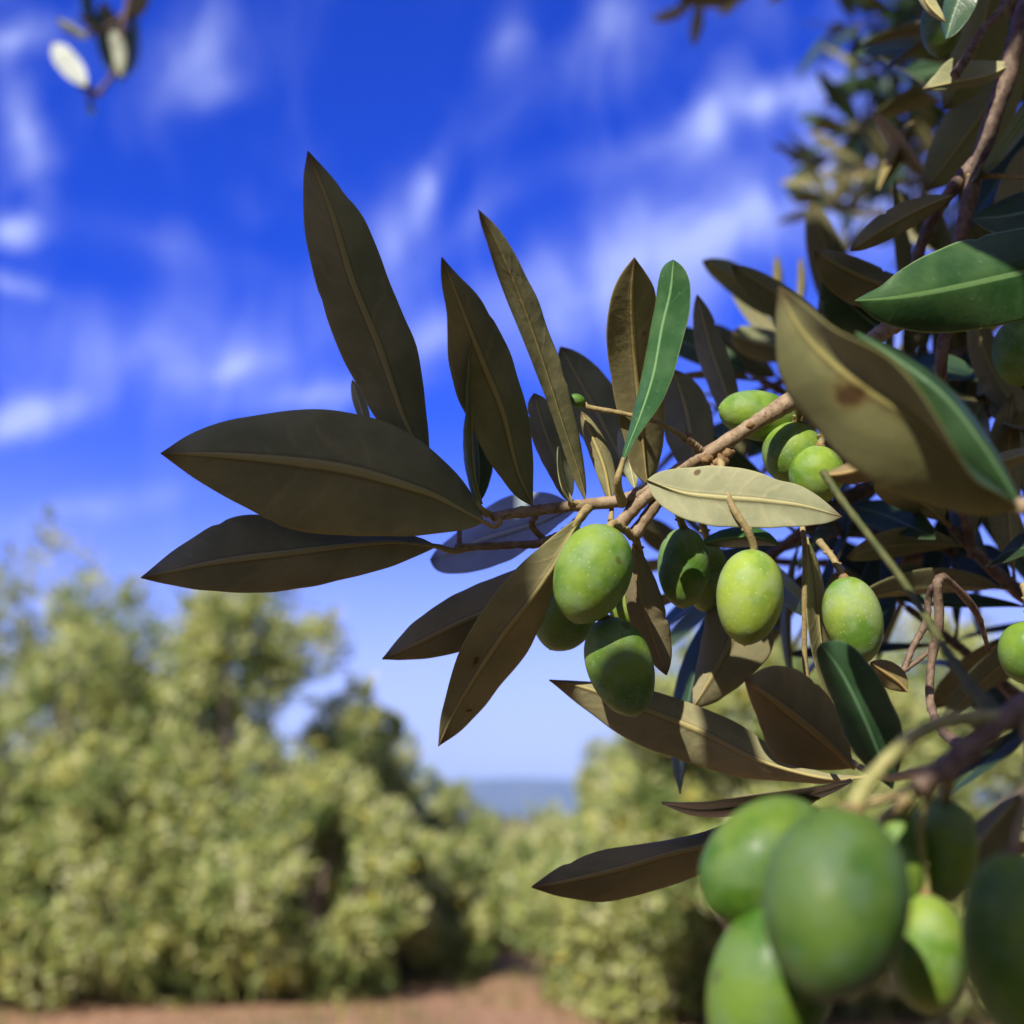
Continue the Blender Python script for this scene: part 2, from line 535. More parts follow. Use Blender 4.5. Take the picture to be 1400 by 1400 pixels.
def traced_leaf(parent, mid, E1=None, E2=None, under=True, w=(0, 0), prof=(0.75, 0.7), fold=(0.0, 0.0), pet=None,
                tint=(1, 1, 1), label=None, th=0.00036, nu=40, wob=0.075, name='leaf', petw=0.055, lit=None, blemish=None):
    """Leaf blade. mid = midrib from base to tip as (x, y, depth); E1/E2 = margins, or half widths w with a profile."""
    m = crom(mid, nu)
    ts = np.linspace(0, 1, nu + 1)
    prf = np.clip(ts, 0, 1) ** prof[0] * np.clip(1 - ts, 0, 1) ** prof[1]
    prf /= prf.max()
    tan = np.gradient(m[:, :2], axis=0)
    tan /= np.linalg.norm(tan, axis=1)[:, None] + 1e-9
    perp = np.stack([-tan[:, 1], tan[:, 0]], axis=1)      # +1 = clockwise side on screen
    edges = []
    for k, (E, sg) in enumerate(((E1, -1), (E2, 1))):
        if E is not None:
            pts = [mid[0][:2]] + list(E) + [mid[-1][:2]]
            e = crom(pts, nu)
        else:
            e = m[:, :2] + perp * (sg * w[k] * prf)[:, None]
        # margins are never ruler clean
        ww_ = sum(random.uniform(.25, .6) * np.sin(ts * f_ + random.uniform(0, 6)) for f_ in (11, 19, 31, 47))
        for _ in range(3):
            e[1:-1] = e[:-2] * .25 + e[1:-1] * .5 + e[2:] * .25
        wid_ = np.abs(((e - m[:, :2]) * perp).sum(1)).max()
        e = e + perp * (sg * min(.55, .015 * wid_) * ww_ * np.minimum(1, prf * 1.5))[:, None]
        if wid_ > 18 and random.random() < .4:
            t0_ = random.uniform(.35, .85)
            e = e - perp * (sg * random.uniform(1.5, 4) * np.exp(-((ts - t0_) / .018) ** 2))[:, None]
        edges.append(e)
    G = np.zeros((nu + 1, len(VS), 3))
    ph = random.uniform(0, 6)
    for i in range(nu + 1):
        for j, vv in enumerate(VS):
            k = 0 if vv < 0 else 1
            a = abs(vv)
            xy = m[i, :2] * (1 - a) + edges[k][i] * a
            d = m[i, 2] + fold[k] * (0.55 * a + 0.45 * a * a) * prf[i] + wob * prf[i] * a * a * math.sin(ts[i] * 9 + ph + k * 2)
            G[i, j] = P(xy[0], xy[1], d)
    if lit is not None:
        i0, i1 = (0, nu + 1) if isinstance(lit, bool) else (int(abs(lit[0]) * nu), int(lit[1] * nu) + 1)
        st = lit if isinstance(lit, bool) else lit[2]
        for i in range(max(1, i0), min(nu, i1), 2):
            for j in (1, 4, 8, 12, 15):
                (LIT if st else SHADE).append(G[i, j])
    mb = MB()
    c = np.array(CAM) - G[nu // 2, len(VS) // 2]
    leaf_surface(mb, G, under, th, toward=c)
    base = G[0, len(VS) // 2]
    if pet:
        pts = [P(*q) for q in pet] + [tuple(base), tuple(G[2, len(VS) // 2])]
        mb.tube(pts, [petw * 0.012, petw * 0.0095, petw * 0.008, petw * 0.005], sec=7, mat=2)
    ob = mb.build(name, [M_UP, M_UN, M_PETIOLE], parent, origin=base)
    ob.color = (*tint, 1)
    if blemish: ob['blemish'] = [float(q) for q in blemish]
    if label: ob['label'] = label
    return ob


def twig(parent, name, paths, mat, knob=0.05):
    """paths = list of ([(x, y, d)...], [radius in photo pixels ...])"""
    mb = MB()
    for pts, rad in paths:
        W = [P(*q) for q in pts]
        rr = [r / F * pts[min(int(i * (len(pts) - 1) / max(1, len(rad) - 1)), len(pts) - 1)][2] * 0.01 for i, r in enumerate(rad)]
        mb.tube(W, rr, sec=10, n=len(pts) * 8, knob=knob)
    return mb.build(name, mat, parent, origin=P(*paths[0][0][0]))


OLIVES = []


def olive(A, B, hw, label, stalk=None, srad=4.5, tint=(1, 1, 1), calyx=True, stalk_mat=None, nip=0.07, dent=0.0, lit=None):
    """A = stem end, B = tip as (x, y, d); hw = half width in photo pixels; stalk = path ending at A."""
    a, b = np.array(P(*A)), np.array(P(*B))
    Rr = hw / F * 0.5 * (A[2] + B[2]) * 0.01
    ax = b - a; L = np.linalg.norm(ax); ax /= L
    ref = np.array([1., 0, 0.1]) if abs(ax[0]) < 0.8 else np.array([0, 0, 1.])
    e1 = ref - ax * (ref @ ax); e1 /= np.linalg.norm(e1); e2 = np.cross(ax, e1)
    n, sec = 40, 36
    V = []; ph = random.uniform(0, 6)
    for i in range(n + 1):
        th = math.pi * i / n
        x = -math.cos(th)
        r = Rr * math.sin(th) ** 0.94 * (1 - 0.075 * x - 0.03 * x * x) / 0.985
        if x > 0.75: r *= 1 - 0.16 * ((x - 0.75) / 0.25) ** 1.5
        s = (x + 1) / 2 * L
        if i == n: s += L * 0.012 * nip / 0.07
        if i == 0: s += L * 0.035
        if i == 1: s += L * 0.008
        for k in range(sec):
            an = 2 * math.pi * k / sec
            rr = r * (1 + 0.012 * math.sin(2 * an + ph) + 0.008 * math.sin(3 * an + th * 2 + ph))
            if dent: rr *= 1 - dent * math.exp(-((an - 4.2) / 0.35) ** 2 - ((x - 0.1) / 0.25) ** 2)
            V.append(a + ax * s + (e1 * math.cos(an) + e2 * math.sin(an)) * rr)
    if lit is not None:
        for i in range(3, n, 5):
            for k in range(0, sec, 5):
                q = np.array(V[i * sec + k])
                if (q - (a + b) / 2) @ np.array(S) > 0:
                    (LIT if lit else SHADE).append(q)
    fs = [(i * sec + k, (i + 1) * sec + k, (i + 1) * sec + (k + 1) % sec, i * sec + (k + 1) % sec) for i in range(n) for k in range(sec)]
    mb = MB(); mb.add(V, [q[::-1] for q in fs])
    ob = mb.build('olive', M_OLIVE, None, origin=a)
    ob.color = (*tint, 1)
    tag(ob, label, 'olive', 'green olives hanging from the olive branches')
    sb = MB()
    if stalk:
        W = [P(*q) for q in stalk] + [tuple(a + ax * L * 0.03)]
        sr = srad / F * A[2] * 0.01
        sb.tube(W, [sr * 1.15, sr * 0.95, sr * 0.95, sr * 1.1], sec=9, n=24, knob=0.05)
        # small bracts along the stalk
        for q in (0.3, 0.62):
            k = q * (len(W) - 1); i = int(k); pt = np.array(W[i]) * (1 - (k - i)) + np.array(W[min(i + 1, len(W) - 1)]) * (k - i)
            sb.tube([tuple(pt - np.array([sr * 1.4, 0, 0])), tuple(pt), tuple(pt + np.array([sr * 1.5, 0, sr * .3]))], [sr * .3, sr * .9, sr * .25], sec=7, n=8)
        sm = stalk_mat or M_PETIOLE
        sb.build('stalk', sm, ob, origin=a)
    if calyx:
        cb = MB()
        r0 = Rr * 0.24
        cb.tube([tuple(a - ax * r0 * 0.5), tuple(a + ax * r0 * 0.1), tuple(a + ax * L * 0.04)], [r0 * 0.5, r0 * 0.95, r0 * 0.8], sec=9, n=6, knob=0.16)
        cb.build('calyx', M_CALYX, ob, origin=a)
    OLIVES.append(ob)
    return ob


# --- generic leaves (shared meshes) for the sprigs further off
def unit_leaf(seed, bend, fold, wd):
    rr = random.Random(seed)
    nu = 14
    ts = np.linspace(0, 1, nu + 1)
    prf = ts ** 0.8 * (1 - ts) ** 0.72; prf /= prf.max()
    G = np.zeros((nu + 1, len(VS), 3))
    tw = rr.uniform(-0.5, 0.5)
    for i, t0 in enumerate(ts):
        for j, vv in enumerate(VS):
            z = -bend * t0 * t0 + fold * abs(vv) * prf[i] * wd
            x = vv * wd * prf[i]
            a = tw * t0
            G[i, j] = (x * math.cos(a) - z * math.sin(a) * 0.3 + bend * 0.2 * rr.uniform(-.02, .02), t0, z + x * math.sin(a))
    mb = MB()
    # unit of one leaf length; thickness in the same unit
    leaf_surface(mb, G, False, 0.008, toward=np.array([0, 0, 1.]), rk=18.0)
    mb2 = MB()
    mb2.add(np.array(mb.v), mb.f, mb.m, mb.uv)
    mb2.tube([(0, -0.11, 0.01), (0, -0.04, 0), (0, 0.05, 0)], [0.014, 0.012, 0.006], sec=6, n=5, mat=2)
    return mb2.build('leaf', [M_UP, M_UN, M_PETIOLE], origin=(0, 0, 0), mesh_only=True)


UNIT = [unit_leaf(k, b, f, wd) for k, (b, f, wd) in enumerate(((0.10, 0.25, 0.115), (0.22, 0.15, 0.125), (-0.08, 0.3, 0.105), (0.30, 0.2, 0.12), (0.05, 0.1, 0.14), (0.16, 0.45, 0.11)))]


def sprig(label, pts, rad, n, ll, seed, name='olive_branch', cat='branch', group=None, mat=None, spread=(35, 75), start=0.08,
          updir=(0, 0, 1), tint=(1, 1, 1), lit=None):
    """A leafy shoot: pts are world points base -> tip; leaves in crossed pairs; each leaf an object under it."""
    rr = random.Random(seed)
    root = thing(name, pts[0], label, cat, group)
    mb = MB()
    c = crom([tuple(q) for q in pts], 60)
    mb.tube(pts, rad, sec=8, n=40, knob=0.05)
    mb.build('twig', mat or M_DARKTWIG, root, origin=pts[0])
    for k in range(n):
        q = start + (1 - start) * ((k // 2) / max(1, (n // 2) - 1 + (n % 2)))
        q = min(1.0, q + rr.uniform(-.015, .015))
        f = q * 60; i = min(59, max(0, int(f)))
        pos = Vector(c[i] + (c[i + 1] - c[i]) * (f - i if f < 60 else 1))
        d = Vector(c[min(i + 2, 60)] - c[max(i - 1, 0)]).normalized()
        ref = Vector((0.2, 0.1, 1)) if abs(d.z) < 0.85 else Vector((1, 0.2, 0))
        a1 = d.cross(ref).normalized(); a2 = d.cross(a1).normalized()
        ang = (k // 2) * math.pi / 2 * 0.93 + (k % 2) * math.pi + rr.uniform(-.45, .45)
        out = a1 * math.cos(ang) + a2 * math.sin(ang)
        sp = R(rr.uniform(*spread)) * (0.6 if q > 0.93 else 1)
        ydir = (d * math.cos(sp) + out * math.sin(sp)).normalized()
        z = (d * math.sin(sp) - out * math.cos(sp)) * 0.8 + Vector(updir) * 0.9 + Vector((rr.uniform(-.5, .5), rr.uniform(-.5, .5), rr.uniform(-.4, .4)))
        z = (z - ydir * z.dot(ydir)).normalized()
        x = ydir.cross(z)
        L = ll * rr.uniform(0.7, 1.15) * 0.01
        if lit is not None:
            for f in (.3, .65):
                (LIT if lit else SHADE_FAR).append(np.array(pos + ydir * L * f))
        M = Matrix((x, ydir, z)).transposed().to_4x4()
        ob = bpy.data.objects.new('leaf', rr.choice(UNIT))
        col.objects.link(ob)
        ob.parent = root
        ob.location = pos - Vector(pts[0]) + ydir * (0.10 * L)
        ob.rotation_euler = M.to_euler()
        ob.scale = (L * rr.uniform(.9, 1.25), L, L)
        s = rr.uniform(0.8, 1.2)
        ob.color = (tint[0] * s, tint[1] * s, tint[2] * s, 1)
    return root


# ================================================================== the olive branch in focus
A = thing('olive_branch', P(1290, 400, 24), 'olive branch in focus reaching left against the blue sky, with big grey brown leaves', 'branch')
twig(A, 'twig', [
    ([(1330, 372, 25.0), (1290, 402, 24.2), (1210, 452, 23.0), (1150, 495, 22.4), (1085, 545, 21.8), (1035, 577, 21.6), (990, 606, 21.4), (940, 636, 21.3), (885, 668, 21.2),
      (850, 684, 21.2), (800, 690, 21.2), (740, 697, 21.2), (695, 703, 21.2), (672, 708, 21.2)], [16, 15, 14, 13, 12, 12, 14, 12, 10, 9, 9, 8.5, 8, 7]),
    ([(905, 662, 21.2), (872, 690, 21.1), (845, 720, 21.1)], [10, 9, 9.5]),
    ([(925, 655, 21.3), (895, 692, 21.2), (866, 733, 21.2)], [10, 8, 10]),
    ([(806, 692, 21.3), (780, 722, 21.5), (740, 742, 21.6), (700, 745, 21.6), (640, 748, 21.6), (622, 748, 21.6)], [7, 6.5, 6, 5.5, 5.5, 5]),
    ([(735, 700, 21.3), (727, 718, 21.5), (742, 735, 21.7), (760, 745, 22.0)], [5, 4.5, 4.5, 4]),
    ([(628, 748, 21.6), (628, 728, 21.8), (630, 712, 22.0)], [4, 3.5, 3]),
    ([(958, 616, 21.3), (948, 606, 21.2), (938, 599, 21.1)], [6, 5, 6.5]),
], M_TWIG, knob=0.06)
bd = MB()
for (x, y, r) in ((985, 632, 12), (996, 620, 9), (975, 640, 8), (938, 597, 8), (1026, 582, 6), (966, 628, 9)):
    o = np.array(P(x, y, 21.15)); rr = r / F * .21
    bd.tube([tuple(o + np.array([-rr * .9, 0, -rr * .2])), tuple(o), tuple(o + np.array([rr, 0, rr * .3]))], [rr * .4, rr * .95, rr * .35], sec=8, n=8, knob=0.15)
ob = bd.build('bud_scars', M_CALYX, A)

# large leaf standing up at the left
traced_leaf(A, [(587, 640, 21.5), (551, 568, 21.3), (518, 472, 21.0), (482, 384, 20.7), (453, 288, 20.4), (421, 207, 20.2)],
            [(540, 600), (512, 571), (489, 528), (459, 469), (433, 390), (417, 318), (414, 246)],
            [(587, 612), (579, 525), (568, 469), (541, 407), (504, 311), (477, 270), (440, 226)], True, fold=(.25, .32),
            pet=[(668, 704, 21.3), (640, 690, 21.5), (612, 665, 21.5)], tint=(.90, .92, .90), label='tall upright leaf, leftmost of the standing leaves', lit=False)
# broad leaf pointing left
traced_leaf(A, [(662, 714, 21.0), (600, 680, 20.9), (560, 665, 20.8), (480, 642, 20.7), (400, 630, 20.6), (300, 622, 20.5), (220, 620, 20.4)],
            [(650, 722), (610, 728), (560, 733), (470, 732), (400, 725), (350, 701), (300, 675), (255, 647)],
            [(655, 690), (620, 642), (560, 592), (500, 568), (440, 560), (400, 561), (300, 577), (250, 599)], True, fold=(.30, .42),
            pet=[(672, 706, 21.2), (684, 712, 21.1), (676, 720, 21.0)], tint=(.95, .95, .85), label='broad leaf with a pale midrib pointing left', lit=False)
traced_leaf(A, [(598, 747, 21.6), (540, 741, 21.5), (480, 745, 21.4), (400, 755, 21.3), (300, 768, 21.1), (240, 780, 21.0), (193, 790, 20.9)],
            [(560, 765), (500, 785), (400, 806), (330, 811), (250, 803), (215, 796)],
            [(570, 733), (500, 726), (430, 712), (340, 703), (300, 714), (240, 750), (212, 773)], True, fold=(.25, .35),
            pet=[(640, 748, 21.6), (620, 753, 21.6)], tint=(.82, .80, .86), petw=.07, lit=False)
traced_leaf(A, [(728, 692, 21.5), (707, 644, 21.3), (686, 560, 20.9), (659, 494, 20.5), (630, 420, 20.0), (604, 352, 19.5)],
            [(705, 680), (680, 647), (659, 614), (641, 575), (623, 539), (612, 482), (611, 428), (602, 375)],
            [(729, 660), (728, 614), (722, 563), (707, 515), (692, 470), (656, 407), (624, 374)], True, fold=(-.10, .50), tint=(1.0, .96, .88), lit=(.0, .25, False))
traced_leaf(A, [(655, 690, 20.9), (644, 640, 20.8), (642, 560, 20.7), (646, 480, 20.6), (651, 418, 20.5)], None, None, True, w=(5, 9), fold=(-.5, .6),
            pet=[(672, 704, 21.2), (662, 698, 21.0)], tint=(.7, .75, .7), label='narrow leaf seen almost edge on', lit=False)
traced_leaf(A, [(652, 690, 22.3), (655, 650, 22.4), (652, 600, 22.5), (645, 550, 22.6)], None, None, False, w=(20, 20), fold=(.3, .3), tint=(.8, .8, .9), lit=False)
traced_leaf(A, [(800, 684, 21.3), (790, 645, 21.15), (768, 580, 20.8), (744, 505, 20.4), (715, 420, 19.9), (684, 345, 19.4), (654, 287, 19.0)],
            [(782, 650), (752, 560), (728, 497), (704, 437), (680, 377), (663, 323), (654, 300)],
            [(803, 677), (794, 605), (780, 545), (770, 503), (749, 452), (734, 404), (723, 386), (704, 347), (680, 309)], True, fold=(-.12, .26), tint=(1.0, .94, .86))
traced_leaf(A, [(778, 686, 22.4), (765, 640, 22.5), (745, 590, 22.6), (730, 538, 22.7)], None, None, True, w=(20, 22), fold=(.2, .2), tint=(.85, .88, .9), prof=(.6, .45))
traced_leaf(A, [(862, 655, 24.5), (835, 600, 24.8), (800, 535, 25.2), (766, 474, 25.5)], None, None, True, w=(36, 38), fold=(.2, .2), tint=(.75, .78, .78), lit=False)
traced_leaf(A, [(884, 664, 21.8), (878, 605, 21.6), (868, 500, 21.1), (863, 410, 20.5), (867, 352, 20.1)],
            [(862, 640), (855, 605), (843, 560), (837, 530), (830, 476), (831, 428), (842, 386), (858, 362)],
            [(902, 632), (908, 575), (908, 500), (900, 430), (894, 395), (884, 374)], True, fold=(-.1, .4), tint=(1.08, .92, .80), label='reddish brown upright leaf behind the green one')
traced_leaf(A, [(849, 640, 20.7), (856, 617, 20.7), (875, 569, 20.6), (893, 512, 20.5), (905, 446, 20.4), (916, 400, 20.3), (921, 355, 20.2)],
            [(851, 622), (863, 575), (875, 524), (887, 464), (896, 416), (899, 389), (905, 364), (912, 356)],
            [(853, 630), (875, 593), (899, 560), (917, 524), (932, 470), (944, 419), (944, 386), (937, 367), (929, 358)], False, fold=(.30, -.15),
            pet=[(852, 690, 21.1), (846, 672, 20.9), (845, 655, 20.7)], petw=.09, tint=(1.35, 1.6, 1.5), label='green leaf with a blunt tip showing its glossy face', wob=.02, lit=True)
traced_leaf(A, [(884, 657, 20.7), (932, 674, 20.6), (980, 680, 20.5), (1040, 684, 20.5), (1100, 692, 20.5), (1151, 707, 20.6)],
            [(899, 645), (940, 639), (980, 637), (1028, 643), (1064, 656), (1100, 666), (1130, 687)],
            [(890, 676), (908, 695), (935, 709), (980, 720), (1040, 722), (1085, 720), (1130, 716)], True, fold=(.15, -.12), tint=(1.25, 1.27, 1.32), wob=.02,
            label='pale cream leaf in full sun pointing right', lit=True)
traced_leaf(A, [(793, 706, 20.6), (770, 746, 20.7), (755, 776, 20.8), (722, 824, 21.0), (686, 869, 21.3), (650, 923, 21.6), (620, 974, 21.9), (599, 1020, 22.1)],
            [(792, 735), (770, 785), (755, 812), (737, 860), (716, 899), (695, 923), (668, 959), (632, 998)],
            [(782, 713), (740, 746), (704, 779), (671, 818), (644, 860), (626, 896), (614, 935), (602, 980)], True, fold=(.62, -.15),
            pet=[(806, 692, 21.2), (799, 700, 21.0)], petw=.09, tint=(1.0, .93, .85), blemish=(.66, .64, .016), label='narrow leaf hanging down left of the sunlit olive')
traced_leaf(A, [(745, 770, 22.0), (720, 795, 22.0), (670, 832, 22.0), (620, 855, 22.0), (570, 880, 22.0), (523, 901, 22.0)],
            [(720, 830), (680, 870), (640, 888), (600, 898), (560, 902), (535, 902)],
            [(730, 770), (695, 782), (650, 800), (600, 825), (560, 856), (535, 885)], True, fold=(.3, .3), tint=(.8, .72, .70), label='dark hanging leaf', lit=False)
traced_leaf(A, [(795, 690, 24.0), (740, 715, 24.5), (660, 738, 25.2), (588, 766, 25.8)],
            [(775, 708), (722, 750), (686, 770), (644, 783), (610, 784), (592, 778)],
            [(782, 690), (755, 675), (710, 674), (671, 690), (621, 731), (595, 752)], True, fold=(-.6, .9), tint=(.9, 1.1, 2.1), label='blurred blue grey leaf behind the twigs')  # blue sky light on the blade is put into the tint
traced_leaf(A, [(866, 742, 21.6), (872, 800, 21.7), (888, 860, 21.8), (911, 923, 21.8)], None, None, True, w=(29, 22), fold=(.5, .2), tint=(.85, .72, .72), lit=False)
traced_leaf(A, [(836, 690, 21.4), (826, 640, 21.5), (810, 598, 21.6), (795, 563, 21.7)], None, None, True, w=(13, 15), fold=(.2, .2), tint=(1.1, 1.0, .85),
            pet=[(835, 712, 21.1), (836, 700, 21.2)], lit=True)
traced_leaf(A, [(780, 688, 21.0), (770, 665, 21.0), (765, 640, 21.0), (763, 610, 21.0)], None, None, True, w=(3, 6), fold=(-.5, .5), tint=(1.1, 1.1, 1.1), prof=(.4, .6),
            pet=[(800, 690, 21.2), (785, 688, 21.1), (778, 690, 21.0)])
traced_leaf(A, [(505, 590, 22.8), (495, 560, 23.0), (482, 520, 23.2)], None, None, True, w=(9, 9), fold=(.1, .1), tint=(1.2, 1.2, 1.2), lit=False)
traced_leaf(A, [(950, 655, 24.5), (945, 600, 24.8), (935, 550, 25.2), (920, 505, 25.4)], None, None, True, w=(36, 34), fold=(.3, .3), tint=(.85, .82, .8), lit=False)
traced_leaf(A, [(838, 650, 25), (835, 615, 25.3), (826, 585, 25.6), (812, 560, 25.8)], None, None, True, w=(26, 24), fold=(.3, .3), tint=(.8, .8, .78), lit=False)
traced_leaf(A, [(868, 668, 23.0), (862, 640, 23.2), (856, 612, 23.4), (850, 580, 23.6)], None, None, True, w=(12, 14), fold=(.1, .1), tint=(1.3, 1.35, 1.35))
traced_leaf(A, [(1010, 600, 25.5), (990, 530, 26), (970, 470, 26.5), (953, 403, 27)], None, None, True, w=(21, 20), fold=(.3, .3), tint=(.8, .78, .74), lit=False)
traced_leaf(A, [(1065, 640, 24), (1072, 600, 24.5), (1068, 560, 25)], None, None, True, w=(14, 14), fold=(.2, .2), tint=(1, 1, 1))

# ------------------------------------------------------------------ olives on and behind it
olive((833, 720, 20.6), (785, 851, 20.2), 52, 'plump sunlit olive just right of the narrow hanging leaf', [(868, 735, 21.2), (850, 722, 20.9), (838, 716, 20.7)], 6, (.85, .95, .8), calyx=False, lit=True)
olive((1031, 752, 20.4), (1018, 882, 20.1), 44.5, 'bright yellow green olive hanging on its own straight stalk below the pale cream leaf',
      [(985, 630, 21.1), (989, 652, 20.8), (1001, 692, 20.4), (1020, 722, 20.3), (1030, 744, 20.35)], 5.2, (1.22, 1.2, 1.0), calyx=False, lit=True)
olive((826, 845, 20.9), (870, 979, 20.7), 45, 'dark shaded olive with a brown stem scar below the sunlit one', None, 5, (.75, .85, .85), lit=False)
olive((790, 800, 22.4), (752, 888, 22.4), 42, 'olive half hidden between the hanging leaf and the plump sunlit olive', [(830, 735, 21.6), (810, 770, 22.2)], 5, (.8, .9, .85), lit=False)
olive((880, 790, 22.6), (850, 862, 22.6), 32, 'sliver of bright olive peeping out between two nearer olives', [(868, 733, 21.4), (876, 760, 22.0)], 5, (1.1, 1.1, .9))
olive((935, 722, 22.6), (934, 832, 22.4), 35, 'dark green olive hanging under the left end of the pale cream leaf', [(915, 680, 21.6), (928, 705, 22.2)], 5, (.75, .85, .85), lit=False)
olive((968, 742, 23.6), (962, 836, 23.6), 29, 'partly sunlit olive tucked behind the dark one under the pale leaf', [(950, 690, 22.2), (962, 720, 23.0)], 5, (1, 1, 1))
olive((1086, 578, 22.8), (983, 558, 22.6), 34, 'olive lying sideways above the bare twig', [(1100, 540, 22.2), (1102, 568, 22.6)], 5, (.92, 1.0, .75), nip=.1, lit=True)
olive((1088, 578, 22.5), (1078, 662, 22.4), 41, 'round olive with a leaf shadow below the bare twig', [(1095, 545, 22.0), (1092, 565, 22.3)], 5, (1.0, 1.05, .8), lit=True)
olive((1120, 610, 22.0), (1112, 690, 21.9), 37, 'olive peeping out above the right end of the pale cream leaf', [(1110, 535, 22.0), (1125, 590, 22.0)], 5, (1.05, 1.1, .75))
olive((1153, 789, 21.2), (1180, 908, 21.0), 39, 'light green olive right of the striped vertical stem', [(1120, 740, 22.0), (1140, 765, 21.6)], 5, (1.18, 1.15, 1.2), lit=True)
olive((799, 552, 21.3), (778, 543, 21.2), 9, 'tiny stunted green olive at the end of a thin pale stalk', [(940, 600, 21.1), (900, 578, 21.2), (860, 567, 21.3), (805, 557, 21.3)], 3.6, (.8, .9, .7), calyx=False)

# ================================================================== upright limb at the right
C = thing('olive_branch', P(1420, -30, 25), 'brown upright olive stem running down the right edge with a fork', 'branch')
twig(C, 'twig', [
    ([(1440, -80, 26), (1405, 10, 25.5), (1375, 110, 25.2), (1348, 190, 25), (1328, 260, 24.8), (1313, 330, 24.6), (1300, 420, 24.3), (1287, 490, 24.2), (1290, 560, 24.8), (1310, 660, 25.5), (1330, 760, 26)],
     [18, 16, 14, 12.5, 11, 10, 9.5, 9, 8, 7, 7]),
    ([(1340, 215, 25), (1305, 255, 25), (1275, 298, 25.2), (1255, 350, 25.4), (1240, 420, 25.6)], [11, 9, 8, 7, 6]),
    ([(1395, -20, 24), (1365, 20, 23.6), (1345, 40, 23.5), (1322, 78, 23.4), (1305, 103, 23.3)], [8, 7, 6, 6, 7]),
], M_DARKTWIG, knob=0.05)
traced_leaf(C, [(1480, 358, 20.5), (1400, 372, 20.4), (1300, 394, 20.3), (1230, 406, 20.2), (1169, 411, 20.2)],
            [(1440, 425), (1400, 437), (1343, 450), (1286, 456), (1229, 449), (1192, 434)],
            [(1450, 312), (1400, 311), (1314, 330), (1257, 353), (1216, 380), (1208, 391), (1185, 401)], False, fold=(.3, .3),
            pet=[(1320, 240, 24.9), (1430, 250, 23.5), (1500, 330, 21.5)], tint=(.85, 1.0, .75), label='big dark green glossy leaf at the right edge', lit=(.55, 1, True))
traced_leaf(C, [(1300, 268, 24.6), (1250, 290, 24.3), (1205, 315, 24.1), (1163, 343, 24)], None, None, True, w=(18, 20), fold=(.2, .2), tint=(.8, .75, .65), lit=False)
traced_leaf(C, [(1255, 395, 25.2), (1210, 390, 25), (1160, 370, 24.8), (1113, 344, 24.6)], None, None, True, w=(40, 22), fold=(.3, .3), tint=(.75, .72, .68), lit=False)
traced_leaf(C, [(1215, 455, 25.5), (1190, 440, 25.5), (1150, 405, 25.4), (1125, 380, 25.4)], None, None, False, w=(38, 30), fold=(.3, .3), tint=(.8, .8, .8), lit=False)
traced_leaf(C, [(1329, 250, 24.6), (1362, 215, 24.4), (1405, 155, 24.2), (1450, 90, 24)], None, None, False, w=(13, 12), fold=(-.9, 1.2), tint=(1, 1, 1.2), label='thin blue grey leaf across the upright stem')
traced_leaf(C, [(1490, 260, 24), (1440, 280, 24), (1380, 295, 24), (1330, 300, 24)], None, None, False, w=(30, 28), fold=(-.6, 1.0), tint=(.9, .9, 1.1))
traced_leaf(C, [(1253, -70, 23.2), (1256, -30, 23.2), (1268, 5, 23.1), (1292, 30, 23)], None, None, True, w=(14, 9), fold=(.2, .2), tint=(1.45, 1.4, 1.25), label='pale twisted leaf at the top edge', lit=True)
traced_leaf(C, [(1345, -70, 24.2), (1325, -30, 24), (1306, 15, 23.8), (1294, 54, 23.6)], None, None, False, w=(24, 20), fold=(-.3, .5), tint=(.8, .85, 1), lit=False)
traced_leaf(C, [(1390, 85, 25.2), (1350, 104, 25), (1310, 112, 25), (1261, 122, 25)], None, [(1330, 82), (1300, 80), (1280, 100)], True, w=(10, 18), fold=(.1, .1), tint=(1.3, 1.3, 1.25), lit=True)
traced_leaf(C, [(1400, 60, 28), (1360, 130, 28), (1310, 200, 28), (1265, 260, 28)], None, None, True, w=(40, 40), fold=(.3, .3), tint=(.8, .85, .7))
traced_leaf(C, [(1360, -40, 27), (1345, 30, 27), (1325, 90, 27), (1290, 150, 27)], None, None, True, w=(36, 30), fold=(.3, .3), tint=(.7, .75, .5), lit=False)
traced_leaf(C, [(1400, 200, 28), (1400, 260, 28), (1390, 330, 28), (1370, 380, 28)], None, None, True, w=(40, 40), fold=(.3, .3), tint=(.8, .8, .7), lit=False)
traced_leaf(C, [(1330, 420, 27), (1345, 480, 27), (1375, 540, 27), (1420, 590, 27)], None, None, True, w=(26, 24), fold=(.3, .3), tint=(.8, .78, .7), lit=False)
traced_leaf(C, [(1440, 610, 24), (1400, 622, 24), (1360, 634, 24), (1310, 652, 24)], None, None, True, w=(12, 12), fold=(.2, .2), tint=(1, .95, .9))
olive((1400, 435, 24), (1392, 528, 24), 36, 'green olive cut by the right edge under the dark green leaf', [(1400, 360, 25), (1402, 410, 24.4)], 5, (.8, .9, .65))
olive((1290, -10, 25.2), (1286, 78, 25.2), 27, 'nearly black olive in shade at the top behind the pale twisted leaf', None, 5, (.6, .66, .6), lit=False)

